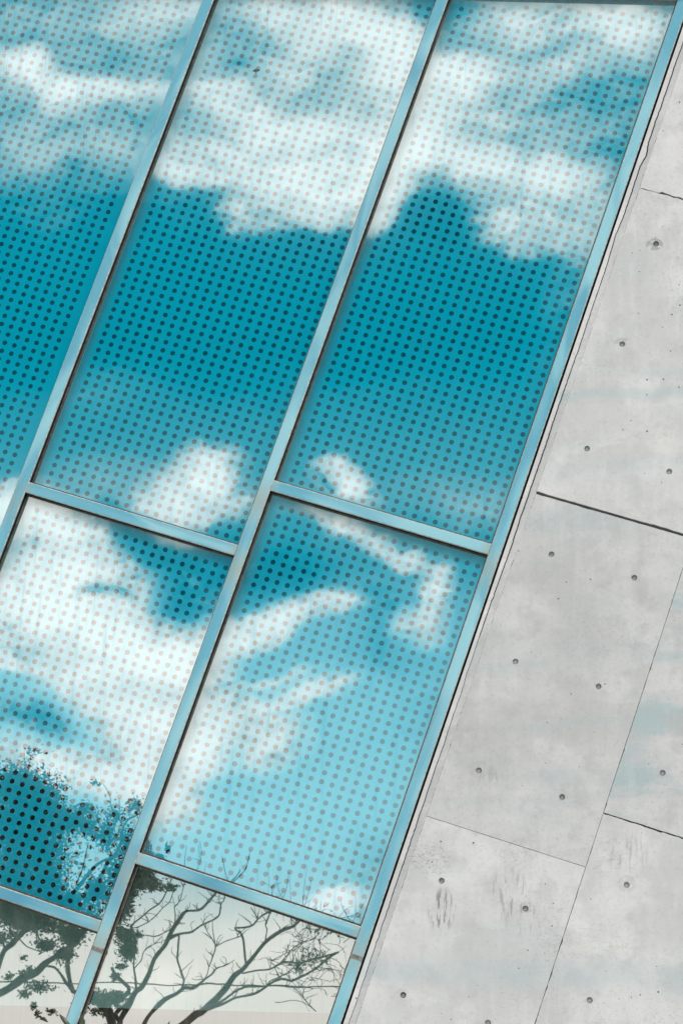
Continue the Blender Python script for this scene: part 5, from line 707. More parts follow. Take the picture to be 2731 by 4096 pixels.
for i_, (a, b, ra, rb, ang, amp) in enumerate(CLOUDS):
    if i_ % 12 == 11: P = T.vm('ADD', P, T.vm('SCALE', (1e-7, 0, 0), s))   # evaluation order only
    g = T.n('ShaderNodeTexGradient', gradient_type='SPHERICAL')
    T.l.new(T.map(P, (a, b, 0), (0, 0, ang), (ra, rb, 1), 'TEXTURE'), g.inputs[0])
    s = T.m('ADD', s, T.rng(g.outputs[1], 0., 1., 0., amp))
soft = T.noise(T.map(P, scale=(1, 1.5, 1)), 34., 6., .58, distortion=.4)
env = T.rng(T.m('ABSOLUTE', T.m('SUBTRACT', s, s0)), .02, .35)
fine = T.noise(T.map(P, rot=(0, 0, -.25), scale=(1, 1.9, 1)), 80., 5., .62, distortion=.8)     # wisps
soft = T.m('ADD', soft, T.m('MULTIPLY', T.m('SUBTRACT', fine, .5), .75))
env = T.m('MAXIMUM', env, T.rng(pb, .385, .43, 0., .55))
s = T.m('ADD', s, T.m('MULTIPLY', T.m('SUBTRACT', soft, .5), T.mixf(env, .07, T.rng(pb, .36, .42, 1.5, 1.1))))
# fair-weather clouds over the rest of the sky
away = T.rng(T.vm('LENGTH', T.vm('SUBTRACT', P0, (-.17, .31, 0)), None, 1), .36, .6)
gen = T.rng(T.noise(T.map(d, scale=(1, 1, 1.6)), 3.2, 6., .55), .42, .66, 0., 1.)
s = T.mixf(away, s, T.m('ADD', .5, T.m('MULTIPLY', gen, .75)))
over = T.m('MAXIMUM', T.m('SUBTRACT', s, .6), 0.)      # dense cloud levels off instead of burning out
s = T.m('ADD', T.m('MINIMUM', s, .6), T.m('MULTIPLY', T.m('SUBTRACT', 1., T.m('EXPONENT', T.m('MULTIPLY', over, -1.9))), .50))
cl = T.ramp(T.m('DIVIDE', T.m('MAXIMUM', s, 0.), 1.1), [(p_ / 1.1, tuple(q / 3. for q in c_)) for p_, c_ in SKYRAMP])
cl = T.vm('SCALE', cl, 3.)
clear = T.m('MULTIPLY', T.m('MULTIPLY', T.rng(pb, .285, .235), T.rng(pb, .11, .17)), T.m('SUBTRACT', 1., env))     # clean pale blue low in the sky
cl = T.vm('MULTIPLY', cl, T.mix(clear, (1, 1, 1), (.72, 1.10, 1.24)))
sky = T.n('ShaderNodeTexSky', sky_type='NISHITA', sun_disc=False, sun_elevation=math.asin(SUN_DIR.z), sun_rotation=math.atan2(SUN_DIR.x, SUN_DIR.y))
skyc = T.vm('MULTIPLY', T.vm('SCALE', sky.outputs[0], .05), (.0, .18, .20))
tot = T.vm('ADD', cl, T.vm('SCALE', skyc, T.rng(s, .1, .6, 1., 0.)))
bg = T.n('ShaderNodeBackground'); T.put(bg.inputs[0], tot); bg.inputs[1].default_value = 1.
T.l.new(bg.outputs[0], T.n('ShaderNodeOutputWorld').inputs[0])
w.cycles.sampling_method = 'MANUAL'; w.cycles.sample_map_resolution = 512
# sun behind thin cloud
ld = bpy.data.lights.new("sun", 'SUN'); ld.energy = 2.1; ld.angle = R(14); ld.color = (1, .925, .87)
lo_ = bpy.data.objects.new("sun", ld); col.objects.link(lo_); lo_.rotation_euler = (-SUN_DIR).to_track_quat('-Z', 'Y').to_euler(); lo_.location = (8, -20, 20)
vs = sc.view_settings; vs.view_transform = 'Standard'; vs.look = 'None'; vs.gamma = 1; vs.use_curve_mapping = False; vs.exposure = 0.0
sc.render.engine = 'CYCLES'; sc.cycles.max_bounces = 6
# ------------------------------------------------------------------ object helpers
def tag(o, label=None, cat=None, group=None, kind=None):
    if label: o['label'] = label
    if cat: o['category'] = cat
    if group: o['group'] = group
    if kind: o['kind'] = kind
    return o
def link(name, bm, mats, parent=None, smooth=False):
    me = bpy.data.meshes.new(name); bm.to_mesh(me); bm.free()
    for m_ in (mats if isinstance(mats, (list, tuple)) else [mats]): me.materials.append(m_)
    if smooth: me.polygons.foreach_set('use_smooth', [True] * len(me.polygons))
    o = bpy.data.objects.new(name, me); col.objects.link(o); o.parent = parent
    return o
def empty(name, loc=(0, 0, 0), rot=(0, 0, 0), parent=None):
    o = bpy.data.objects.new(name, None); col.objects.link(o); o.location = loc; o.rotation_euler = rot; o.parent = parent; return o
def box(bm, x0, x1, y0, y1, z0, z1, bev=0., mat=0):
    vs_ = [bm.verts.new((x, y, z)) for x in (x0, x1) for y in (y0, y1) for z in (z0, z1)]
    fs = [bm.faces.new([vs_[i] for i in q]) for q in ((0, 1, 3, 2), (4, 6, 7, 5), (0, 4, 5, 1), (2, 3, 7, 6), (0, 2, 6, 4), (1, 5, 7, 3))]
    for q in fs: q.material_index = mat
    if bev: bmesh.ops.bevel(bm, geom=list({e for q in fs for e in q.edges}), offset=bev, segments=2, affect='EDGES')
def tube(bm, pts, n=6, cap=True):
    """pts: list of (Vector, radius)"""
    rings = []
    for i, (p_, rad) in enumerate(pts):
        a = pts[max(i - 1, 0)][0]; b = pts[min(i + 1, len(pts) - 1)][0]
        t = (b - a).normalized() if (b - a).length > 1e-6 else Vector((0, 0, 1))
        x = t.cross(Vector((0, 1, 0)));  x = x.normalized() if x.length > .05 else t.cross(Vector((1, 0, 0))).normalized()
        y = t.cross(x)
        rings.append([bm.verts.new(p_ + x * rad * math.cos(k * 2 * math.pi / n) + y * rad * math.sin(k * 2 * math.pi / n)) for k in range(n)])
    for A, B in zip(rings, rings[1:]):
        for k in range(n): bm.faces.new((A[k], A[(k + 1) % n], B[(k + 1) % n], B[k]))
    if cap: bm.faces.new(rings[0][::-1]); bm.faces.new(rings[-1])
def mat(name):
    m_ = bpy.data.materials.new(name); m_.use_nodes = True; m_.node_tree.nodes.clear(); t = NT(m_.node_tree)
    out = t.n('ShaderNodeOutputMaterial'); return m_, t, out
def pbr(t, out, **kw):
    b = t.n('ShaderNodeBsdfPrincipled')
    for k, v in kw.items(): t.put(b.inputs[k.replace('_', ' ')], v)
    t.l.new(b.outputs[0], out.inputs[0]); return b
def simple(name, c, rough=.6, metal=0., var=.25, scale=30.):
    m_, t, out = mat(name)
    co = t.n('ShaderNodeTexCoord').outputs['Object']
    n_ = t.noise(co, scale, 4.)
    c2 = t.mix(t.rng(n_, .3, .7), tuple(q * (1 - var) for q in c), tuple(min(1, q * (1 + var)) for q in c))
    pbr(t, out, Base_Color=c2, Roughness=rough, Metallic=metal); return m_
random.seed(7)
# ------------------------------------------------------------------ materials
def glass_frit(name, u0, v0, cols, rows, top=None, seed=0., edges=(0, 0)):
    """coated mirror glass over a teal enamel with a grid of round openings (real pitch 58.7 x 49.4 mm)"""
    m_, t, out = mat(name)
    co = t.n('ShaderNodeTexCoord').outputs['Object']; X, Y, Z = t.sep(co)
    geo = t.n('ShaderNodeNewGeometry').outputs['Position']; WX, WY, WZ = t.sep(geo)
    iu = t.m('ROUND', t.m('DIVIDE', t.m('SUBTRACT', X, u0), PU)); iv = t.m('ROUND', t.m('DIVIDE', t.m('SUBTRACT', Z, v0), PV))
    cu = t.m('ADD', t.m('MULTIPLY', iu, PU), u0); cv = t.m('ADD', t.m('MULTIPLY', iv, PV), v0)
    du = t.m('SUBTRACT', X, cu); dv = t.m('SUBTRACT', Z, cv)
    r2 = t.m('SQRT', t.m('ADD', t.m('MULTIPLY', du, du), t.m('MULTIPLY', dv, dv)))
    dot = t.rng(r2, .0132, .0144, 1., 0., False)
    for a, lo_b, hi_b in ((iu, -.5, cols - .5), (iv, -.5, rows - .5)):
        dot = t.m('MULTIPLY', dot, t.m('MULTIPLY', t.m('GREATER_THAN', a, lo_b), t.m('LESS_THAN', a, hi_b)))
    if top:   # the grid stops at a level line under the roof edge
        # world height and x of the dot centre
        cz = t.m('ADD', t.m('ADD', t.m('MULTIPLY', cu, -math.sin(THETA)), t.m('MULTIPLY', cv, math.cos(THETA))), EYE)
        cx = t.m('ADD', t.m('MULTIPLY', cu, math.cos(THETA)), t.m('MULTIPLY', cv, math.sin(THETA)))
        dot = t.m('MULTIPLY', dot, t.m('LESS_THAN', cz, t.m('ADD', t.m('MULTIPLY', t.m('SUBTRACT', cx, -1.79), -.079), 8.491)))
    sv = t.map(geo, loc=(seed, 0, 0), scale=(1, 1, .05))
    streak = t.noise(sv, 26., 5., .6)          # rain streaks run straight down
    grime = t.rng(t.noise(t.map(geo, loc=(0, 0, seed)), 2.2, 3.), .35, .7)
    teal = t.mix(t.m('MULTIPLY', t.rng(streak, .5, .8), .15), FRIT, (.0, .36, .46))
    sl2 = t.m('MULTIPLY', t.rng(t.noise(t.map(geo, loc=(seed * 2, 0, 0), scale=(1, 1, .015)), 75., 3., .6), .58, .68), t.rng(t.noise(t.map(geo, loc=(0, 0, seed * 1.3)), 1.3, 3.), .48, .62))
    teal = t.mix(t.m('MULTIPLY', sl2, .3), teal, (.05, .12, .13))
    hole = (.004, .010, .012)
    # glazing spacer line inside the edge of the pane
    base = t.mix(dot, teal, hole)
    # painted frame shade along the left bead and under the rail above (or soffit)
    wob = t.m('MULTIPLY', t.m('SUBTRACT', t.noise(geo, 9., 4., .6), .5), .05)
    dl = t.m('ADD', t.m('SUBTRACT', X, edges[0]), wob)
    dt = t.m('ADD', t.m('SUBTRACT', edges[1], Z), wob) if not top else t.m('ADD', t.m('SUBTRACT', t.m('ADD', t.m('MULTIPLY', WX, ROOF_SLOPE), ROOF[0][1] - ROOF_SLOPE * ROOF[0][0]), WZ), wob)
    frame_shade = t.m('MAXIMUM', t.m('MULTIPLY', t.rng(dl, .005, .085, 1., 0.), .72), t.m('MULTIPLY', t.rng(dt, .0, .09, 1., 0.), .72))
    base = t.mix(frame_shade, base, (.05, .075, .075))
    mot = t.noise(geo, 3., 2., .5)
    hgt = t.m('ADD', t.m('MULTIPLY', mot, 1.), 0.)
    nrm = t.bump(hgt, .00022)
    dif = t.n('ShaderNodeBsdfDiffuse'); t.put(dif.inputs[0], base)
    glo = t.n('ShaderNodeBsdfGlossy'); glo.inputs['Roughness'].default_value = .0
    t.put(glo.inputs[1], t.mixf(grime, .004, .012)); t.put(glo.inputs[0], (.97, 1., 1.)); t.put(glo.inputs['Normal'], nrm)
    fac = t.m('MULTIPLY', t.m('SUBTRACT', GLOSS, t.m('MULTIPLY', t.rng(streak, .5, .8), .12)), t.m('SUBTRACT', 1., t.m('ADD', t.m('MULTIPLY', frame_shade, .42), t.m('MULTIPLY', sl2, .12))))
    lw = t.n('ShaderNodeFresnel'); lw.inputs[0].default_value = 1.45
    enam = t.n('ShaderNodeBsdfGlossy'); enam.inputs['Roughness'].default_value = .07; t.put(enam.inputs[0], (1., .92, .80))   # satin sheen of the enamel
    mb = t.n('ShaderNodeMixShader'); t.put(mb.inputs[0], t.m('MULTIPLY', t.m('SUBTRACT', 1., dot), .06)); t.l.new(dif.outputs[0], mb.inputs[1]); t.l.new(enam.outputs[0], mb.inputs[2])
    ms = t.n('ShaderNodeMixShader'); t.put(ms.inputs[0], fac); t.l.new(mb.outputs[0], ms.inputs[1]); t.l.new(glo.outputs[0], ms.inputs[2])
    t.l.new(ms.outputs[0], out.inputs[0]); return m_
def glass_clear():
    m_, t, out = mat('clear_mirror_glass')
    geo = t.n('ShaderNodeNewGeometry').outputs['Position']
    nrm = t.bump(t.noise(geo, 2.5, 2.), .00035)
    streak = t.noise(t.map(geo, scale=(1, 1, .05)), 22., 5., .6)
    tr = t.n('ShaderNodeBsdfTransparent'); tr.inputs[0].default_value = (.72, .86, .85, 1)
    glo = t.n('ShaderNodeBsdfGlossy'); glo.inputs['Roughness'].default_value = .008; t.put(glo.inputs[0], (.975, .965, .955)); t.put(glo.inputs['Normal'], nrm)
    dirt = t.n('ShaderNodeBsdfDiffuse'); dirt.inputs[0].default_value = (.45, .43, .40, 1)
    ms = t.n('ShaderNodeMixShader'); ms.inputs[0].default_value = .5; t.l.new(tr.outputs[0], ms.inputs[1]); t.l.new(glo.outputs[0], ms.inputs[2])
    m2 = t.n('ShaderNodeMixShader'); t.put(m2.inputs[0], t.rng(streak, .4, .9, .02, .14)); t.l.new(ms.outputs[0], m2.inputs[1]); t.l.new(dirt.outputs[0], m2.inputs[2])
    t.l.new(m2.outputs[0], out.inputs[0]); return m_
def metal_frame(name, along, seed):
    """weathered sky-blue anodised aluminium; along = long axis of the bar in object space"""
    m_, t, out = mat(name)
    co = t.n('ShaderNodeTexCoord').outputs['Object']
    s_ = (4.5, 4.5, 1.1) if along == 'z' else (1.1, 4.5, 4.5)
    v = t.map(co, loc=(seed, seed * .7, 0), scale=s_)
    wv = t.noise(v, 1.1, 2.5, .5, distortion=.9)
    fine = t.noise(t.map(co, scale=(1, 1, .2) if along == 'z' else (.2, 1, 1)), 60., 4., .6)
    big = t.noise(t.map(co, loc=(seed * 3, 0, seed)), 1.1, 2.)
    c = t.mix(t.rng(wv, .38, .62), (.15, .41, .54), (.31, .57, .66))
    c = t.mix(t.rng(big, .52, .72), c, (.08, .29, .43))
    c = t.mix(t.m('MULTIPLY', t.rng(fine, .5, .8), .12), c, (.50, .66, .70))
    # greyed, oxidised metal where bars meet (vertex attribute painted by wear: 1 at joints)
    at = t.n('ShaderNodeAttribute'); at.attribute_name = 'wear'
    wm = t.m('MULTIPLY', at.outputs['Fac'], t.rng(wv, .3, .6, .45, .8))
    c = t.mix(wm, c, (.36, .40, .37))
    pbr(t, out, Base_Color=c, Metallic=.35, Roughness=t.rng(wv, .3, .7, .25, .36))
    return m_
def concrete(name, tone, tint, loc_seed):
    m_, t, out = mat(name)
    geo = t.n('ShaderNodeNewGeometry').outputs['Position']
    g = t.map(geo, loc=(loc_seed, 0, loc_seed * .37))
    big = t.noise(g, 1.5, 4., .55); med = t.noise(g, 7., 5., .6); fine = t.noise(g, 55., 5., .65)
    drip = t.noise(t.map(g, scale=(1, 1, .12)), 16., 5., .62)
    wash = t.noise(t.map(g, scale=(.5, 1, 2.2)), 2.3, 4., .55)
    K = lambda *q: tuple(min(.8, x_ * tone * w_) for x_, w_ in zip(q, (.955, .985, 1.04)))
    c = t.mix(t.rng(big, .38, .62), K(.535, .512, .500), K(.640, .605, .590))
    c = t.mix(t.m('MULTIPLY', t.rng(t.noise(t.map(g, scale=(.8, 1, 1.)), 3.4, 5., .6, distortion=.6), .5, .66), .55), c, K(.70, .670, .655))
    c = t.mix(t.m('MULTIPLY', t.rng(wash, .47, .66), tint), c, K(.43, .50, .51))
    c = t.mix(t.m('MULTIPLY', t.rng(drip, .52, .72), .3), c, K(.47, .45, .44))
    c = t.mix(t.m('MULTIPLY', t.rng(drip, .5, .3), .25), c, K(.70, .67, .66))
    c = t.mix(t.m('MULTIPLY', t.rng(med, .48, .66), .55), c, K(.49, .465, .455))
    c = t.mix(t.m('MULTIPLY', t.rng(fine, .5, .75), .4), c, K(.40, .38, .37))
    ZZ = t.sep(geo)[2]                       # lift line: a level band of blue-grey laitance
    for (bz, bw, bk) in BANDS:
        bd = t.m('ABSOLUTE', t.m('ADD', t.m('SUBTRACT', ZZ, bz), t.m('MULTIPLY', t.m('SUBTRACT', t.noise(g, 5., 3.), .5), .12)))
        c = t.mix(t.m('MULTIPLY', t.rng(bd, bw, 0.), t.m('MULTIPLY', t.rng(med, .3, .6, .4, 1.), bk)), c, K(.43, .48, .485))
    # darker scaly patches
    pm = t.rng(t.noise(t.map(geo, loc=(loc_seed + 5, 0, 3)), 1.1, 2.), .50, .66)
    scal = t.rng(t.noise(g, 95., 4., .7, distortion=.8), .56, .66)
    c = t.mix(t.m('MULTIPLY', t.m('MULTIPLY', pm, scal), .55), c, (.26, .26, .25))
    # air holes
    vo = t.n('ShaderNodeTexVoronoi', feature='F1'); t.put(vo.inputs['Vector'], g); vo.inputs['Scale'].default_value = 24.
    rnd = t.sep(vo.outputs['Color'])
    rad = t.m('MULTIPLY', t.rng(rnd[0], .50, 1., 0.02, .12, False), t.rng(t.noise(g, 1.7, 2.), .36, .62, .35, 1.))
    hole = t.m('LESS_THAN', vo.outputs['Distance'], rad)
    c = t.mix(t.m('MULTIPLY', hole, .9), c, (.09, .09, .085))
    # runs of dark growth: (x, z, half width, half height, strength)
    X, Y, Z = t.sep(geo)
    for (sx, sz, wx, wz, k, br) in STAINS:
        q = t.m('ADD', t.m('POWER', t.m('ABSOLUTE', t.m('DIVIDE', t.m('SUBTRACT', X, sx), wx)), 2.), t.m('POWER', t.m('ABSOLUTE', t.m('DIVIDE', t.m('SUBTRACT', Z, sz), wz)), 2.))
        if br == 2: st = t.rng(t.noise(g, 30., 4., .6), .42, .50)
        elif br: st = t.rng(t.noise(t.map(geo, scale=(1, 1, .14)), 62., 4., .62), .5, .62)
        else: st = t.rng(t.noise(t.map(geo, scale=(.7, 1, 1.5)), 70., 4., .65, distortion=1.2), .53, .63)
        c = t.mix(t.m('MULTIPLY', t.m('MULTIPLY', t.rng(q, 1., .1 if br < 2 else .7), st), k), c, (.17, .165, .16) if br < 2 else (.33, .325, .32))
    h = t.m('SUBTRACT', t.m('ADD', t.m('MULTIPLY', med, .6), t.m('MULTIPLY', fine, .25)), t.m('MULTIPLY', hole, .8))
    pbr(t, out, Base_Color=c, Roughness=.85, Specular_IOR_Level=.25, Normal=t.bump(h, .004, .8))
    return m_
DARK = simple('black_rubber', (.010, .009, .008), .7)
DARKM = simple('mullion_side_dark_metal', (.030, .022, .018), .45)
GASK = simple('brown_gasket', (.085, .07, .06), .6, 0., .4, 40.)
EDGE = simple('pale_worn_bead', (.42, .45, .43), .5, .2, .3, 60.)
BARK = simple('dark_bark', (.035, .032, .026), .9, 0., .3, 12.)
LEAF = simple('dark_leaf', (.030, .055, .028), .55, 0., .35, 4.)
LEAF2 = simple('shrub_leaf', (.045, .060, .035), .45, 0., .4, 8.)
INNER = simple('unlit_interior', (.012, .014, .014), .9)
BLIND = simple('green_grey_blind', (.58, .80, .79), .9, 0., .04, 3.)
MORT = concrete('pale_mortar', 1.02, .05, 11.)
CHAM = concrete('edge_concrete', .92, .05, 23.)
GROUT = simple('joint_shadow_grout', (.10, .10, .095), .9)
# ------------------------------------------------------------------ ground
bm = bmesh.new()
box(bm, -600, 600, -600, 600, -.5, 0.)
m_, t, out = mat('paving'); g = t.n('ShaderNodeNewGeometry').outputs['Position']
br = t.n('ShaderNodeTexBrick'); t.put(br.inputs['Vector'], g); br.inputs['Scale'].default_value = 1.6
for i, c_ in ((1, (.50, .47, .43, 1)), (2, (.56, .53, .48, 1)), (3, (.28, .27, .25, 1))): br.inputs[i].default_value = c_
pbr(t, out, Base_Color=t.mix(t.m('MULTIPLY', t.noise(g, 1.3, 5.), .5), br.outputs[0], (.25, .25, .24)), Roughness=.85)
tag(link('ground', bm, m_), kind='structure')
# ------------------------------------------------------------------ glazed facade, built in its own tilted frame (u, depth, v)
FA = empty('glazed_facade', (0, 0, EYE), (0, THETA, 0))
tag(FA, 'leaning grid of dotted teal mirror glass panes in pale blue metal frames', 'glass facade')
MC = [-2.659, -3.958, -5.257, -6.556, -7.855]       # mullion centre lines
HW = .0315
TRANS = {0: [3.071, .964, -1.143], 1: [2.675, .570, -1.537], 2: [2.27, .165], 3: [1.87, -.235]}
TH = .0305
GY = .045                                            # glass plane depth behind the frame face
def roof_cut(bm, fill=False):
    ct, st = math.cos(THETA), math.sin(THETA)
    x0_, z0_ = ROOF[0]; z0_ += .20 - EYE; n_ = Vector((-ROOF_SLOPE, 0, 1)).normalized()
    loc = Vector((x0_ * ct - z0_ * st, 0, x0_ * st + z0_ * ct)); nl = Vector((n_.x * ct - n_.z * st, 0, n_.x * st + n_.z * ct))
    bmesh.ops.bisect_plane(bm, geom=bm.verts[:] + bm.edges[:] + bm.faces[:], plane_co=loc, plane_no=nl, clear_outer=True)
def wear_attr(o, spots, L):
    at = o.data.attributes.new('wear', 'FLOAT', 'POINT')
    vals = []
    for v in o.data.vertices:
        p_ = v.co.z if L == 'z' else v.co.x
        vals.append(max([max(0., 1 - abs(p_ - s_[0]) / s_[1]) ** 1. for s_ in spots] + [0.]))
    at.data.foreach_set('value', vals)
def bar(axis, c0, c1, h, lo_, hi_, y0, y1, m__, name, parent, spots, prof_bev=.004):
    """a long extruded box cut into short lengths, with softened front arrises"""
    bm = bmesh.new(); n = max(2, int((hi_ - lo_) / .03)); pf = [(-h, y1), (-h, y0 + prof_bev), (-h + prof_bev, y0), (0, y0 - .0012), (h - prof_bev, y0), (h, y0 + prof_bev), (h, y1)]
    rings = []
    for i in range(n + 1):
        s_ = lo_ + (hi_ - lo_) * i / n
        rings.append([bm.verts.new((c0 + a, y, s_) if axis == 'z' else (s_, y, c0 + a)) for a, y in pf])
    for A, B in zip(rings, rings[1:]):
        for k in range(len(pf)):
            bm.faces.new((A[k], A[(k + 1) % len(pf)], B[(k + 1) % len(pf)], B[k])).material_index = 1 if k in (1, 4) else 0
    bm.faces.new(rings[0]); bm.faces.new(rings[-1][::-1])
    bmesh.ops.recalc_face_normals(bm, faces=bm.faces); roof_cut(bm)
    o = link(name, bm, [m__, EDGE], parent); wear_attr(o, spots, axis); return o
TOPV = {0: 7.0, 1: 6.7, 2: 6.3, 3: 5.9}
TOPM = [7.2, 6.9, 6.5, 6.1, 5.7]
for i, c in enumerate(MC):
    spots = []
    for j in (i - 1, i):
        if j in TRANS: spots += [(v - .10, .15) for v in TRANS[j]]
    mu = bar('z', c, None, HW, -3.2 if i < 3 else -2.6, TOPM[i], 0., .010, metal_frame('blue_anodised_bar_%d' % i, 'z', i * 3.1 + 1), 'mullion', FA, spots)
    bm = bmesh.new(); box(bm, c - HW + .003, c + HW - .003, .0105, .12, -3.2, TOPM[i]); roof_cut(bm); link('side_web', bm, DARK, mu)
    for v in ({0: (.840,), 1: (.455,)}).get(i, ()):
        bm = bmesh.new(); box(bm, c - HW - .0015, c + HW + .0015, -.003, .0095, v - .011, v + .011, .001)
        link('splice_band', bm, simple('rusty_splice', (.22, .19, .18), .5, .3, .4, 60.), mu)
for ci, tv in TRANS.items():
    x1 = MC[ci] - HW - .0008; x0 = MC[ci + 1] + HW + .0008
    for v in tv:
        tr = bar('x', v, None, TH, x0, x1, .0015, .012, metal_frame('blue_anodised_rail_%d_%d' % (ci, int(v * 10)), 'x', ci * 2.3 + v), 'transom', FA, [(x0, .045), (x1, .06)])
        bm = bmesh.new(); box(bm, x0, x1, .0125, .12, v - TH + .003, v + TH - .003); link('under_web', bm, DARK, tr)
# panes
PU, PV = .05870, .04944
ROWS = {}
def pane(ci, v_lo, v_hi, kind, seed, label):
    x0 = MC[ci + 1] + HW; x1 = MC[ci] - HW
    bm = bmesh.new()
    nx, nz = 12, 20; q_ = random.Random(int(seed * 10)); tl, tv = q_.uniform(-.005, .005), q_.uniform(-.006, .006)
    vv = [[bm.verts.new((x0 + .004 + (x1 - x0 - .008) * i / nx, GY + tl * (i / nx - .5) + tv * (j / nz - .5), v_lo + .004 + (v_hi - v_lo - .008) * j / nz)) for i in range(nx + 1)] for j in range(nz + 1)]
    for j in range(nz):
        for i in range(nx): bm.faces.new((vv[j][i], vv[j][i + 1], vv[j + 1][i + 1], vv[j + 1][i]))
    roof_cut(bm)
    if kind == 'frit':
        u0 = {0: -3.847, 1: -5.139, 2: -5.376 - 19 * PU, 3: -5.376 - 19 * PU - 1.299}[ci]; top = False
        v0 = FRV[(ci, round(v_lo, 1))] if (ci, round(v_lo, 1)) in FRV else v_lo + .045
        rows = int((v_hi - .045 - v0) / PV) + 1
        if v_hi > 5: rows = 90; top = True
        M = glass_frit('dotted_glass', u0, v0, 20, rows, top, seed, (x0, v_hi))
    else: M = CLEAR
    o = link('glass_pane', bm, M, FA); o['label'] = label
    # bead and gasket round the glass
    bm = bmesh.new(); y = GY - .010; w_ = .011
    e0, e1, z0, z1 = x0 + .0005, x1 - .0005, v_lo + .0005, v_hi - .0005
    box(bm, e1 - w_, e1, y, GY - .0006, z0 + w_, z1 - w_); box(bm, e0, e1, y, GY - .0006, z0, z0 + w_)
    box(bm, e0, e0 + w_ * .7, GY - .006, GY - .0006, z0 + w_, z1 - w_); box(bm, e0, e1, GY - .006, GY - .0006, z1 - w_ * .7, z1)
    roof_cut(bm); link('gasket', bm, GASK, o)
    return o
FRV = {(0, 3.1): 3.1385, (0, 1.0): 1.0473, (1, 2.7): 2.7460, (1, .6): .6465, (2, 2.3): 2.342}
CLEAR = glass_clear()
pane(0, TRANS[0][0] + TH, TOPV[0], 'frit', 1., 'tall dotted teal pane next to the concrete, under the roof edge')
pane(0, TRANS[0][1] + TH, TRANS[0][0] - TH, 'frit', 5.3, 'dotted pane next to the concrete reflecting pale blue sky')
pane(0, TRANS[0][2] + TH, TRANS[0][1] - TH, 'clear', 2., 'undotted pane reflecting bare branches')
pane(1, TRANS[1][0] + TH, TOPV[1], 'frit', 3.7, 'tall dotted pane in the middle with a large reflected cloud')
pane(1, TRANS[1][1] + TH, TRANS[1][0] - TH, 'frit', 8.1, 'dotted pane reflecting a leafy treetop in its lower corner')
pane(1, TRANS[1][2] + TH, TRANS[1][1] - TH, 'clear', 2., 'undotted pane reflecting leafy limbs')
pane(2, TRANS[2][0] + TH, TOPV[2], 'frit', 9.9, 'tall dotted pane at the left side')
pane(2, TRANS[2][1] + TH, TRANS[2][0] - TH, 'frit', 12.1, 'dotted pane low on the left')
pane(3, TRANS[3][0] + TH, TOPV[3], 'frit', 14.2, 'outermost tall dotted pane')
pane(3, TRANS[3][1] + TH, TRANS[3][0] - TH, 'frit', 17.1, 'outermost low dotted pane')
for ci_ in range(4):
    v_ = TRANS[ci_][-1]; pane(ci_, v_ - 4., v_ - TH, 'clear', 20. + ci_, 'undotted pane below the picture edge, column %s' % ('beside the concrete', 'second from the concrete', 'third from the concrete', 'outermost')[ci_])
# old bird mark and drips on the glass
bm = bmesh.new(); rr = random.Random(3)
for cx, cz, s_ in ((-4.850, 5.353, .013), (-4.864, 5.345, .007), (-4.838, 5.357, .006), (-4.846, 5.336, .005)):
    vs_ = [bm.verts.new((cx + s_ * math.cos(a * .5236) * rr.uniform(.7, 1.2), GY - .0012, cz + s_ * math.sin(a * .5236) * rr.uniform(.6, 1.2))) for a in range(12)]
    bm.faces.new(vs_)
link('bird_mark', bm, simple('dried_mark', (.07, .10, .10), .8, 0., .8, 200.), FA)
# interior behind the clear panes: a blind ending at a level line, then the dark room
# (world space)
# ------------------------------------------------------------------ concrete wall in the same tilted grid
CW = empty('concrete_wall', (0, 0, EYE), (0, THETA, 0)); tag(CW, 'pale grey cast concrete wall with tie holes and slanting panel joints', 'concrete wall')
def ragged(pts, amp, step=.012, seed=0):
    rr = random.Random(seed); out_ = []
    n = len(pts)
    for i in range(n):
        a, b = pts[i], pts[(i + 1) % n]; L = math.hypot(b[0] - a[0], b[1] - a[1]); k = max(1, int(L / step)); am = amp[i] if isinstance(amp, (list, tuple)) else amp
        nx, nz = (b[1] - a[1]) / L, -(b[0] - a[0]) / L; o_ = 0.; tgt = 0.
        for j in range(k):
            if j:
                o_ = o_ * .75 + rr.gauss(0, am * .5) * (1. if rr.random() > .06 else 3.)
            q = abs(o_) * -1.     # only ever eat into the panel
            out_.append((a[0] + (b[0] - a[0]) * j / k + nx * q, a[1] + (b[1] - a[1]) * j / k + nz * q))
    return out_
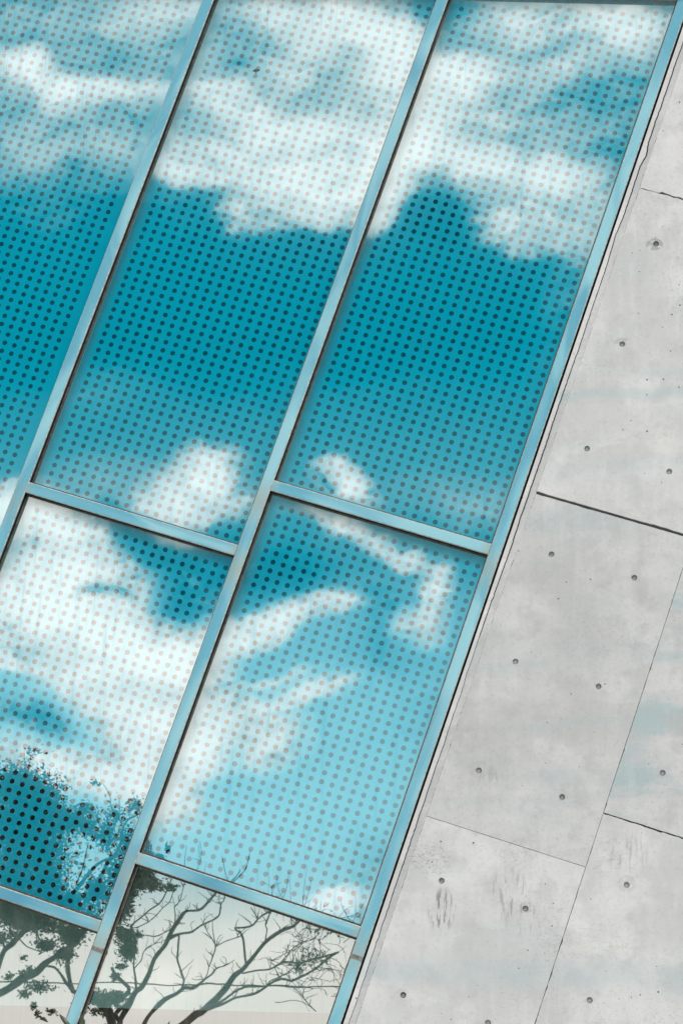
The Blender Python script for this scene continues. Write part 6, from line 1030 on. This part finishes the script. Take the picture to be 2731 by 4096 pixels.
def panel(name, pts, holes, y, m__, amp, seed, label=None, thick=.02):
    # pts counter-clockwise seen from the front (u right, v up)
    bm = bmesh.new(); loop = [bm.verts.new((a, y, b)) for a, b in ragged(pts, amp, seed=seed)]
    ed = [bm.edges.new((loop[i], loop[(i + 1) % len(loop)])) for i in range(len(loop))]
    rr = random.Random(seed)
    rings = []
    for (hu, hv) in holes:
        rg = [bm.verts.new((hu + .0157 * math.cos(k * math.pi / 12) * (1 + rr.uniform(-.05, .05)), y, hv + .0157 * math.sin(k * math.pi / 12) * (1 + rr.uniform(-.05, .05)))) for k in range(24)]
        ed += [bm.edges.new((rg[i], rg[(i + 1) % 24])) for i in range(24)]; rings.append(rg)
    bmesh.ops.triangle_fill(bm, use_beauty=True, use_dissolve=False, edges=ed, normal=(0, -1, 0))
    back = [bm.verts.new((v.co.x, y + thick, v.co.z)) for v in loop]
    for i in range(len(loop)):
        j = (i + 1) % len(loop); bm.faces.new((loop[i], loop[j], back[j], back[i]))
    bmesh.ops.recalc_face_normals(bm, faces=bm.faces)
    if sum(f_.normal.y * f_.calc_area() for f_ in bm.faces) > 0: bmesh.ops.reverse_faces(bm, faces=bm.faces)
    o = link(name, bm, m__, CW)
    if label: o['label'] = label
    for (hu, hv), rg in zip(holes, rings):
        pass
    for hi_, (hu, hv) in enumerate(holes):
        b2 = bmesh.new(); dpt = rr.uniform(.010, .016); tb = rr.uniform(-.003, .003)
        R0 = [b2.verts.new((hu + .0156 * math.cos(k * math.pi / 12), y + .0003, hv + .0156 * math.sin(k * math.pi / 12))) for k in range(24)]
        R1 = [b2.verts.new((hu + .0135 * math.cos(k * math.pi / 12), y + dpt, hv + .0135 * math.sin(k * math.pi / 12))) for k in range(24)]
        R2 = [b2.verts.new((hu + tb + .005 * math.cos(k * math.pi / 12), y + dpt - .003, hv + tb + .005 * math.sin(k * math.pi / 12))) for k in range(24)]
        for A, B in ((R0, R1), (R1, R2)):
            for k in range(24): b2.faces.new((A[k], A[(k + 1) % 24], B[(k + 1) % 24], B[k]))
        b2.faces.new(R2)
        bmesh.ops.recalc_face_normals(b2, faces=b2.faces)
        link('tie_hole', b2, HOLEM, o)
    return o
HOLEM = concrete('tie_hole_concrete', .72, .02, 31.)
A_ = [(-2.371, v) for v in (6.135, 5.54, 4.938, 4.345, 3.739, 3.137, 2.536, 1.937, 1.342, .736, .136, -.46, -1.06)]
B_ = [(-1.921, v) for v in (6.135, 5.54, 4.938, 4.345, 3.740, 3.141, 2.538, 1.936, 1.339, .740, .140, -.46, -1.06)]
C_ = [(-1.474, v) for v in (2.808, 2.208, 1.610, 1.006, .406, -.19)]
def inside(h, u0, u1, v0, v1): return [q for q in h if u0 + .03 < q[0] < u1 - .03 and v0 + .03 < q[1] < v1 - .03]
UL = -2.553; G = .0009
def P_(u0, u1, v0, v1, dy, tone, tint, amp, seed, label, gb=G, gt=G):
    hs = inside(A_ + B_ + C_ + D_, u0, u1, v0, v1)
    return panel('wall_panel', [(u0, v0 + gb), (u1 - G, v0 + gb), (u1 - G, v1 - gt), (u0, v1 - gt)], hs, -.006 + dy, concrete('board_concrete_%d' % seed, tone, tint, seed * 1.7), amp, seed, label)
D_ = [(-1.474, 3.74), (-1.474, 4.345), (-1.474, 4.938), (-1.02, 3.74), (-1.02, 4.345), (-1.02, 4.94), (-1.02, 2.208), (-1.02, 1.61), (-1.02, 1.006)]
T1 = .0006
P_(UL, -1.697, 5.221, 7.0, 0, .97, .15, (.0028, T1, T1, T1), 1, 'upper panel above the ragged thin joint')
P_(UL, -1.697, 3.433, 5.221, 0, .98, .35, (.001, T1, .0034, T1), 2, 'panel between the ragged joint and the wide open joint', gb=.0068)
P_(UL, -1.697, 1.632, 3.433, 0, .875, .45, (.0004, T1, .001, T1), 3, 'panel below the wide open joint', gt=.0068)
P_(UL, -1.697, -.17, 1.632, .0006, .99, .25, (T1, T1, .0003, T1), 4, 'stained panel with dark runs under a tie hole')
P_(UL, -1.697, -2.9, -.17, 0, 1.0, .3, T1, 5, None)
P_(-1.696, -.797, 1.922, 3.433, -.0004, .88, 1.0, (.0018, T1, T1, .0012), 6, 'bluish panel right of the upright joint', gb=.002, gt=.0068)
P_(-1.696, -.797, .12, 1.922, .0006, .98, .15, (T1, T1, .0018, .0012), 7, 'pale pitted panel right of the upright joint', gt=.002)
P_(-1.696, -.797, -2.3, .12, 0, 1.0, .3, T1, 8, None)
P_(-1.696, -.797, 3.433, 6.9, 0, 1.0, .3, T1, 9, None, gb=.0068)
P_(-.796, 1.2, -3.2, 6.9, 0, 1.0, .3, T1, 10, None)
P_(1.201, 4.0, -3.2, 7.3, 0, 1.0, .3, T1, 11, None)
P_(-1.696, -.797, -3.2, -2.301, 0, 1.0, .3, T1, 12, None)
bm = bmesh.new(); box(bm, -12.5, -7.895, .004, .30, -6., 7.5); roof_cut(bm); link('end_wall', bm, CHAM, CW)
bm = bmesh.new(); box(bm, UL - .004, 4.0, .009, .30, -3.0, 7.0); link('joint_backing', bm, GROUT, CW)
# cracked mortar strip and edge chamfer between frame and wall
rr = random.Random(12); crack = []; o_ = 0.; v = -3.1
while v < 6.9:
    o_ = o_ * .93 + rr.gauss(0, .0006); bul = .012 * math.exp(-((v - 5.42) / .045) ** 2) - .006 * math.exp(-((v - 4.9) / .08) ** 2)
    crack.append((-2.590 + o_ + bul + rr.gauss(0, .0004), v)); v += .010
def strip(name, pa, pb_, m__, lab):
    bm = bmesh.new(); n = len(pa); A = [bm.verts.new(q) for q in pa]; B = [bm.verts.new(q) for q in pb_]
    A2 = [bm.verts.new((q[0], .06, q[2])) for q in pa]; B2 = [bm.verts.new((q[0], .06, q[2])) for q in pb_]
    for i in range(n - 1):
        bm.faces.new((A[i], B[i], B[i + 1], A[i + 1])); bm.faces.new((A2[i], A[i], A[i + 1], A2[i + 1])); bm.faces.new((B[i], B2[i], B2[i + 1], B[i + 1]))
    bmesh.ops.recalc_face_normals(bm, faces=bm.faces); o = link(name, bm, m__, CW); o['label'] = lab; return o
cw = [.0040 + .0020 * (crack[i][1] > 2.6) + .0010 * math.sin(i * .031) + rr.uniform(-.0004, .0006) for i in range(len(crack))]
strip('mortar_strip', [(-2.6150, .003, v) for u_, v in crack], [(u_ - w_ * .5, .006 + .002 * math.sin(v * 3), v) for (u_, v), w_ in zip(crack, cw)], MORT, 'pale mortar fillet beside the blue frame')
strip('edge_chamfer', [(u_ + w_ * .5, .008, v) for (u_, v), w_ in zip(crack, cw)], [(UL - .0005 + rr.gauss(0, .0007), -.0052, v) for u_, v in crack], CHAM, 'darker chamfered edge of the concrete')
# ------------------------------------------------------------------ roof edge over the glass, building body, interior
RE = empty('roof_edge', (0, 0, 0)); tag(RE, 'projecting grey soffit above the tops of the leaning glass panes', 'roof edge')
(x0, z0), sl = ROOF[0], ROOF_SLOPE
def rz(x): return z0 + (x - x0) * sl
bm = bmesh.new(); pr = [(-9., -.10), (-.30, -.10), (-.30, .30), (-9., .30)]
vs_ = [bm.verts.new((x, y, rz(x) + h)) for x in (-9., -.42) for h in (0., .45) for y in (-.02, .30)]
for q in ((0, 1, 3, 2), (4, 6, 7, 5), (0, 4, 5, 1), (2, 3, 7, 6), (0, 2, 6, 4), (1, 5, 7, 3)): bm.faces.new([vs_[i] for i in q])
bmesh.ops.recalc_face_normals(bm, faces=bm.faces); link('soffit', bm, CHAM, RE)
vs2 = bmesh.new(); vv = [vs2.verts.new((x, y, rz(x) + h)) for x in (-9., -.42) for h in (.451, .55) for y in (-.05, .30)]
for q in ((0, 1, 3, 2), (4, 6, 7, 5), (0, 4, 5, 1), (2, 3, 7, 6), (0, 2, 6, 4), (1, 5, 7, 3)): vs2.faces.new([vv[i] for i in q])
link('coping', vs2, MORT, RE)
BB = empty('building_interior', (0, 0, 0)); tag(BB, 'dim room and level pale green blind behind the undotted bottom panes', 'interior')
bm = bmesh.new(); box(bm, -9., 3., 1.2, 1.3, 0.01, 8.3); link('back_wall', bm, INNER, BB)
bm = bmesh.new(); box(bm, -9., -2.2, .345, .349, LEDGE, 4.5)
link('blind', bm, BLIND, BB)
bm = bmesh.new(); box(bm, -9.1, -9., .14, 1.3, .01, 8.3); box(bm, 3., 3.1, .31, 1.3, .01, 8.3); box(bm, -9., 3., .36, 1.3, 8.2, 8.4); link('side_wall', bm, INNER, BB)
# ------------------------------------------------------------------ trees across the forecourt (seen in the glass)
def limbs(bm, data, n=7, wob=0.):
    for L in data:
        pts = [(Vector(L[i:i + 3]), L[i + 3]) for i in range(0, len(L), 4)]
        # round the polyline
        q = []
        for i in range(len(pts) - 1):
            a = pts[max(i - 1, 0)]; b = pts[i]; c = pts[i + 1]; d_ = pts[min(i + 2, len(pts) - 1)]
            for s_ in (0, .33, .66):
                p_ = .5 * ((2 * b[0]) + (c[0] - a[0]) * s_ + (2 * a[0] - 5 * b[0] + 4 * c[0] - d_[0]) * s_ ** 2 + (3 * b[0] - a[0] - 3 * c[0] + d_[0]) * s_ ** 3)
                q.append((p_ + Vector([rt_.gauss(0, wob * b[1]) for _ in range(3)]), b[1] + (c[1] - b[1]) * s_))
        q.append(pts[-1]); tube(bm, q, n)
rt_ = random.Random(4)
def leaves(bm, cx, cy, cz, rx, rz_, n, size, rr):
    for _ in range(n):
        a, b, c = rr.gauss(0, .43), rr.gauss(0, .5), rr.gauss(0, .43)
        p_ = Vector((cx + a * rx, cy + b * max(rx, rz_) * .9, cz + c * rz_)); s_ = size * rr.uniform(.6, 1.3)
        R_ = Matrix.Rotation(rr.uniform(0, 6.28), 3, 'Z') @ Matrix.Rotation(rr.uniform(-1.3, 1.3), 3, 'X') @ Matrix.Rotation(rr.uniform(0, 6.28), 3, 'Y')
        v = [bm.verts.new(p_ + R_ @ Vector(q) * s_) for q in ((0, 0, -.55), (.24, .05, -.1), (.20, .06, .25), (0, 0, .6), (-.20, .06, .25), (-.24, .05, -.1))]
        bm.faces.new((v[0], v[1], v[2], v[3])); bm.faces.new((v[0], v[3], v[4], v[5]))
def root_of(data, k): L = data[k]; return Vector(L[0:3]), L[3]
LT = empty('leafy_tree', (-9.6, -17.2, 0)); tag(LT, 'dark leafy tree reflected in the lower left panes', 'tree')
LT.location = (0, 0, 0)
bm = bmesh.new(); limbs(bm, [q for i, q in enumerate(LEAFY_LIMBS) if i not in TWIG_IDS])
a, ra = root_of(LEAFY_LIMBS, 0); tube(bm, [(Vector((a.x - .9, a.y, 0.)), .24), (Vector((a.x - .5, a.y, 1.5)), .19), (a, ra * 1.05)], 10)
L = LEAFY_LIMBS[TRUNK2]; b = Vector(L[-4:-1]); tube(bm, [(Vector((a.x - .9, a.y, .1)), .2), (Vector((a.x + .6, a.y, 1.6)), .18), (b, L[-1])], 10)
link('trunk', bm, BARK, LT)
bm = bmesh.new(); rl = random.Random(9); limbs(bm, [LEAFY_LIMBS[i] for i in TWIG_IDS], 5)
for (cx, cy, cz, rx, rz_, n) in LEAF_MASSES: leaves(bm, cx, cy, cz, rx, rz_, int(n * 4.0), .043, rl)
link('crown', bm, LEAF, LT)
BT = empty('bare_tree', (0, 0, 0)); tag(BT, 'leafless forking tree reflected in the bottom pane beside the concrete', 'tree')
bm = bmesh.new(); limbs(bm, BARE_LIMBS)
p3 = [root_of(BARE_LIMBS, k) for k in BARE_ROOTS]
foot = Vector((p3[0][0].x - .2, p3[0][0].y, 0)); fork = Vector((p3[0][0].x, p3[0][0].y, 1.7))
tube(bm, [(foot, .22), (fork, .17)], 10)
for q, rd in p3: tube(bm, [(fork, .13), ((fork + q) * .5 + Vector((0, 0, .1)), (rd + .12) * .5), (q, rd)], 9)
link('trunk', bm, BARK, BT)
bm = bmesh.new(); limbs(bm, BARE_TWIGS, 4, .4); link('crown', bm, BARK, BT)
# overhead cable between two poles behind the trees
bm = bmesh.new(); yy = -18.; dd = CAM_D + 18. + .09
pts = []
for i in range(41):
    x = -24 + i; s_ = (x + 24) / 40.
    pts.append((Vector((x, yy, EYE + .1042 * dd - .35 * (1 - ((x + 8.) / 16.) ** 2) + .35)), .0085))
tube(bm, pts, 5); tag(link('overhead_cable', bm, DARK), 'thin dark cable reflected level across the bottom panes', 'cable')
# ------------------------------------------------------------------ shrub whose leaf tips reach the bottom of the glass
SH = empty('shrub', (0, 0, 0)); tag(SH, 'dark green shrub with leaf tips poking up at the bottom of the blue mullion', 'shrub')
bs, bl = bmesh.new(), bmesh.new(); rs = random.Random(21)
def blade(bm, p_, q_, wd, side):
    """a pointed folded leaf from p_ (stalk) to q_ (tip)"""
    ax = q_ - p_; L_ = ax.length; s_ = Vector(side).normalized(); nrm = ax.cross(s_).normalized(); rows = []
    for i in range(9):
        f_ = i / 8.; wv = wd * math.sin(math.pi * min(1, f_ * .93 + .07)) ** .8
        c_ = p_ + ax * f_ + nrm * (.10 * L_ * math.sin(f_ * 3.14))
        rows.append((bm.verts.new(c_ - s_ * wv + nrm * wv * .35), bm.verts.new(c_), bm.verts.new(c_ + s_ * wv + nrm * wv * .35)))
    for A, B in zip(rows, rows[1:]):
        bm.faces.new((A[0], A[1], B[1], B[0])); bm.faces.new((A[1], A[2], B[2], B[1]))
Y = -.22; kx = (CAM_D + Y) / CAM_D
def at(x, z, y=Y): k_ = (CAM_D + y) / CAM_D; return Vector((x * k_, y, z * k_ + EYE))
blade(bl, at(-3.765, 1.195), at(-3.832, 1.262), .012, (.75, .2, .62))
blade(bl, at(-3.700, 1.165, -.2), at(-3.712, 1.268, -.2), .015, (1, .3, .1))
blade(bl, at(-3.745, 1.16, -.26), at(-3.69, 1.235, -.26), .013, (.8, .3, -.5))
blade(bl, at(-3.28, 1.16, -.22), at(-3.247, 1.240, -.22), .008, (.9, .3, -.3))
for (bx, n) in ((-3.72, 90), (-3.50, 70), (-3.27, 60), (-4.0, 60), (-3.85, 60)):
    top = at(bx, 1.17 if bx > -3.6 or bx < -3.9 else 1.19); st = [(Vector((bx + rs.uniform(-.1, .1), Y, 0)), .014), (Vector((bx * .99, Y - .05, 1.3)), .010), (top, .004)]
    tube(bs, st, 6)
    for i in range(n):
        f_ = rs.uniform(.15, .97); c_ = st[0][0].lerp(top, f_); a = rs.uniform(0, 6.28); L_ = rs.uniform(.07, .13)
        q_ = c_ + Vector((math.cos(a) * L_, math.sin(a) * L_ * .8, rs.uniform(-.3, .5) * L_)); q_.z = min(q_.z, 2.74)
        blade(bl, c_, q_, rs.uniform(.010, .018), (-math.sin(a), math.cos(a), .2))
link('stem', bs, BARK, SH); link('foliage', bl, LEAF2, SH)
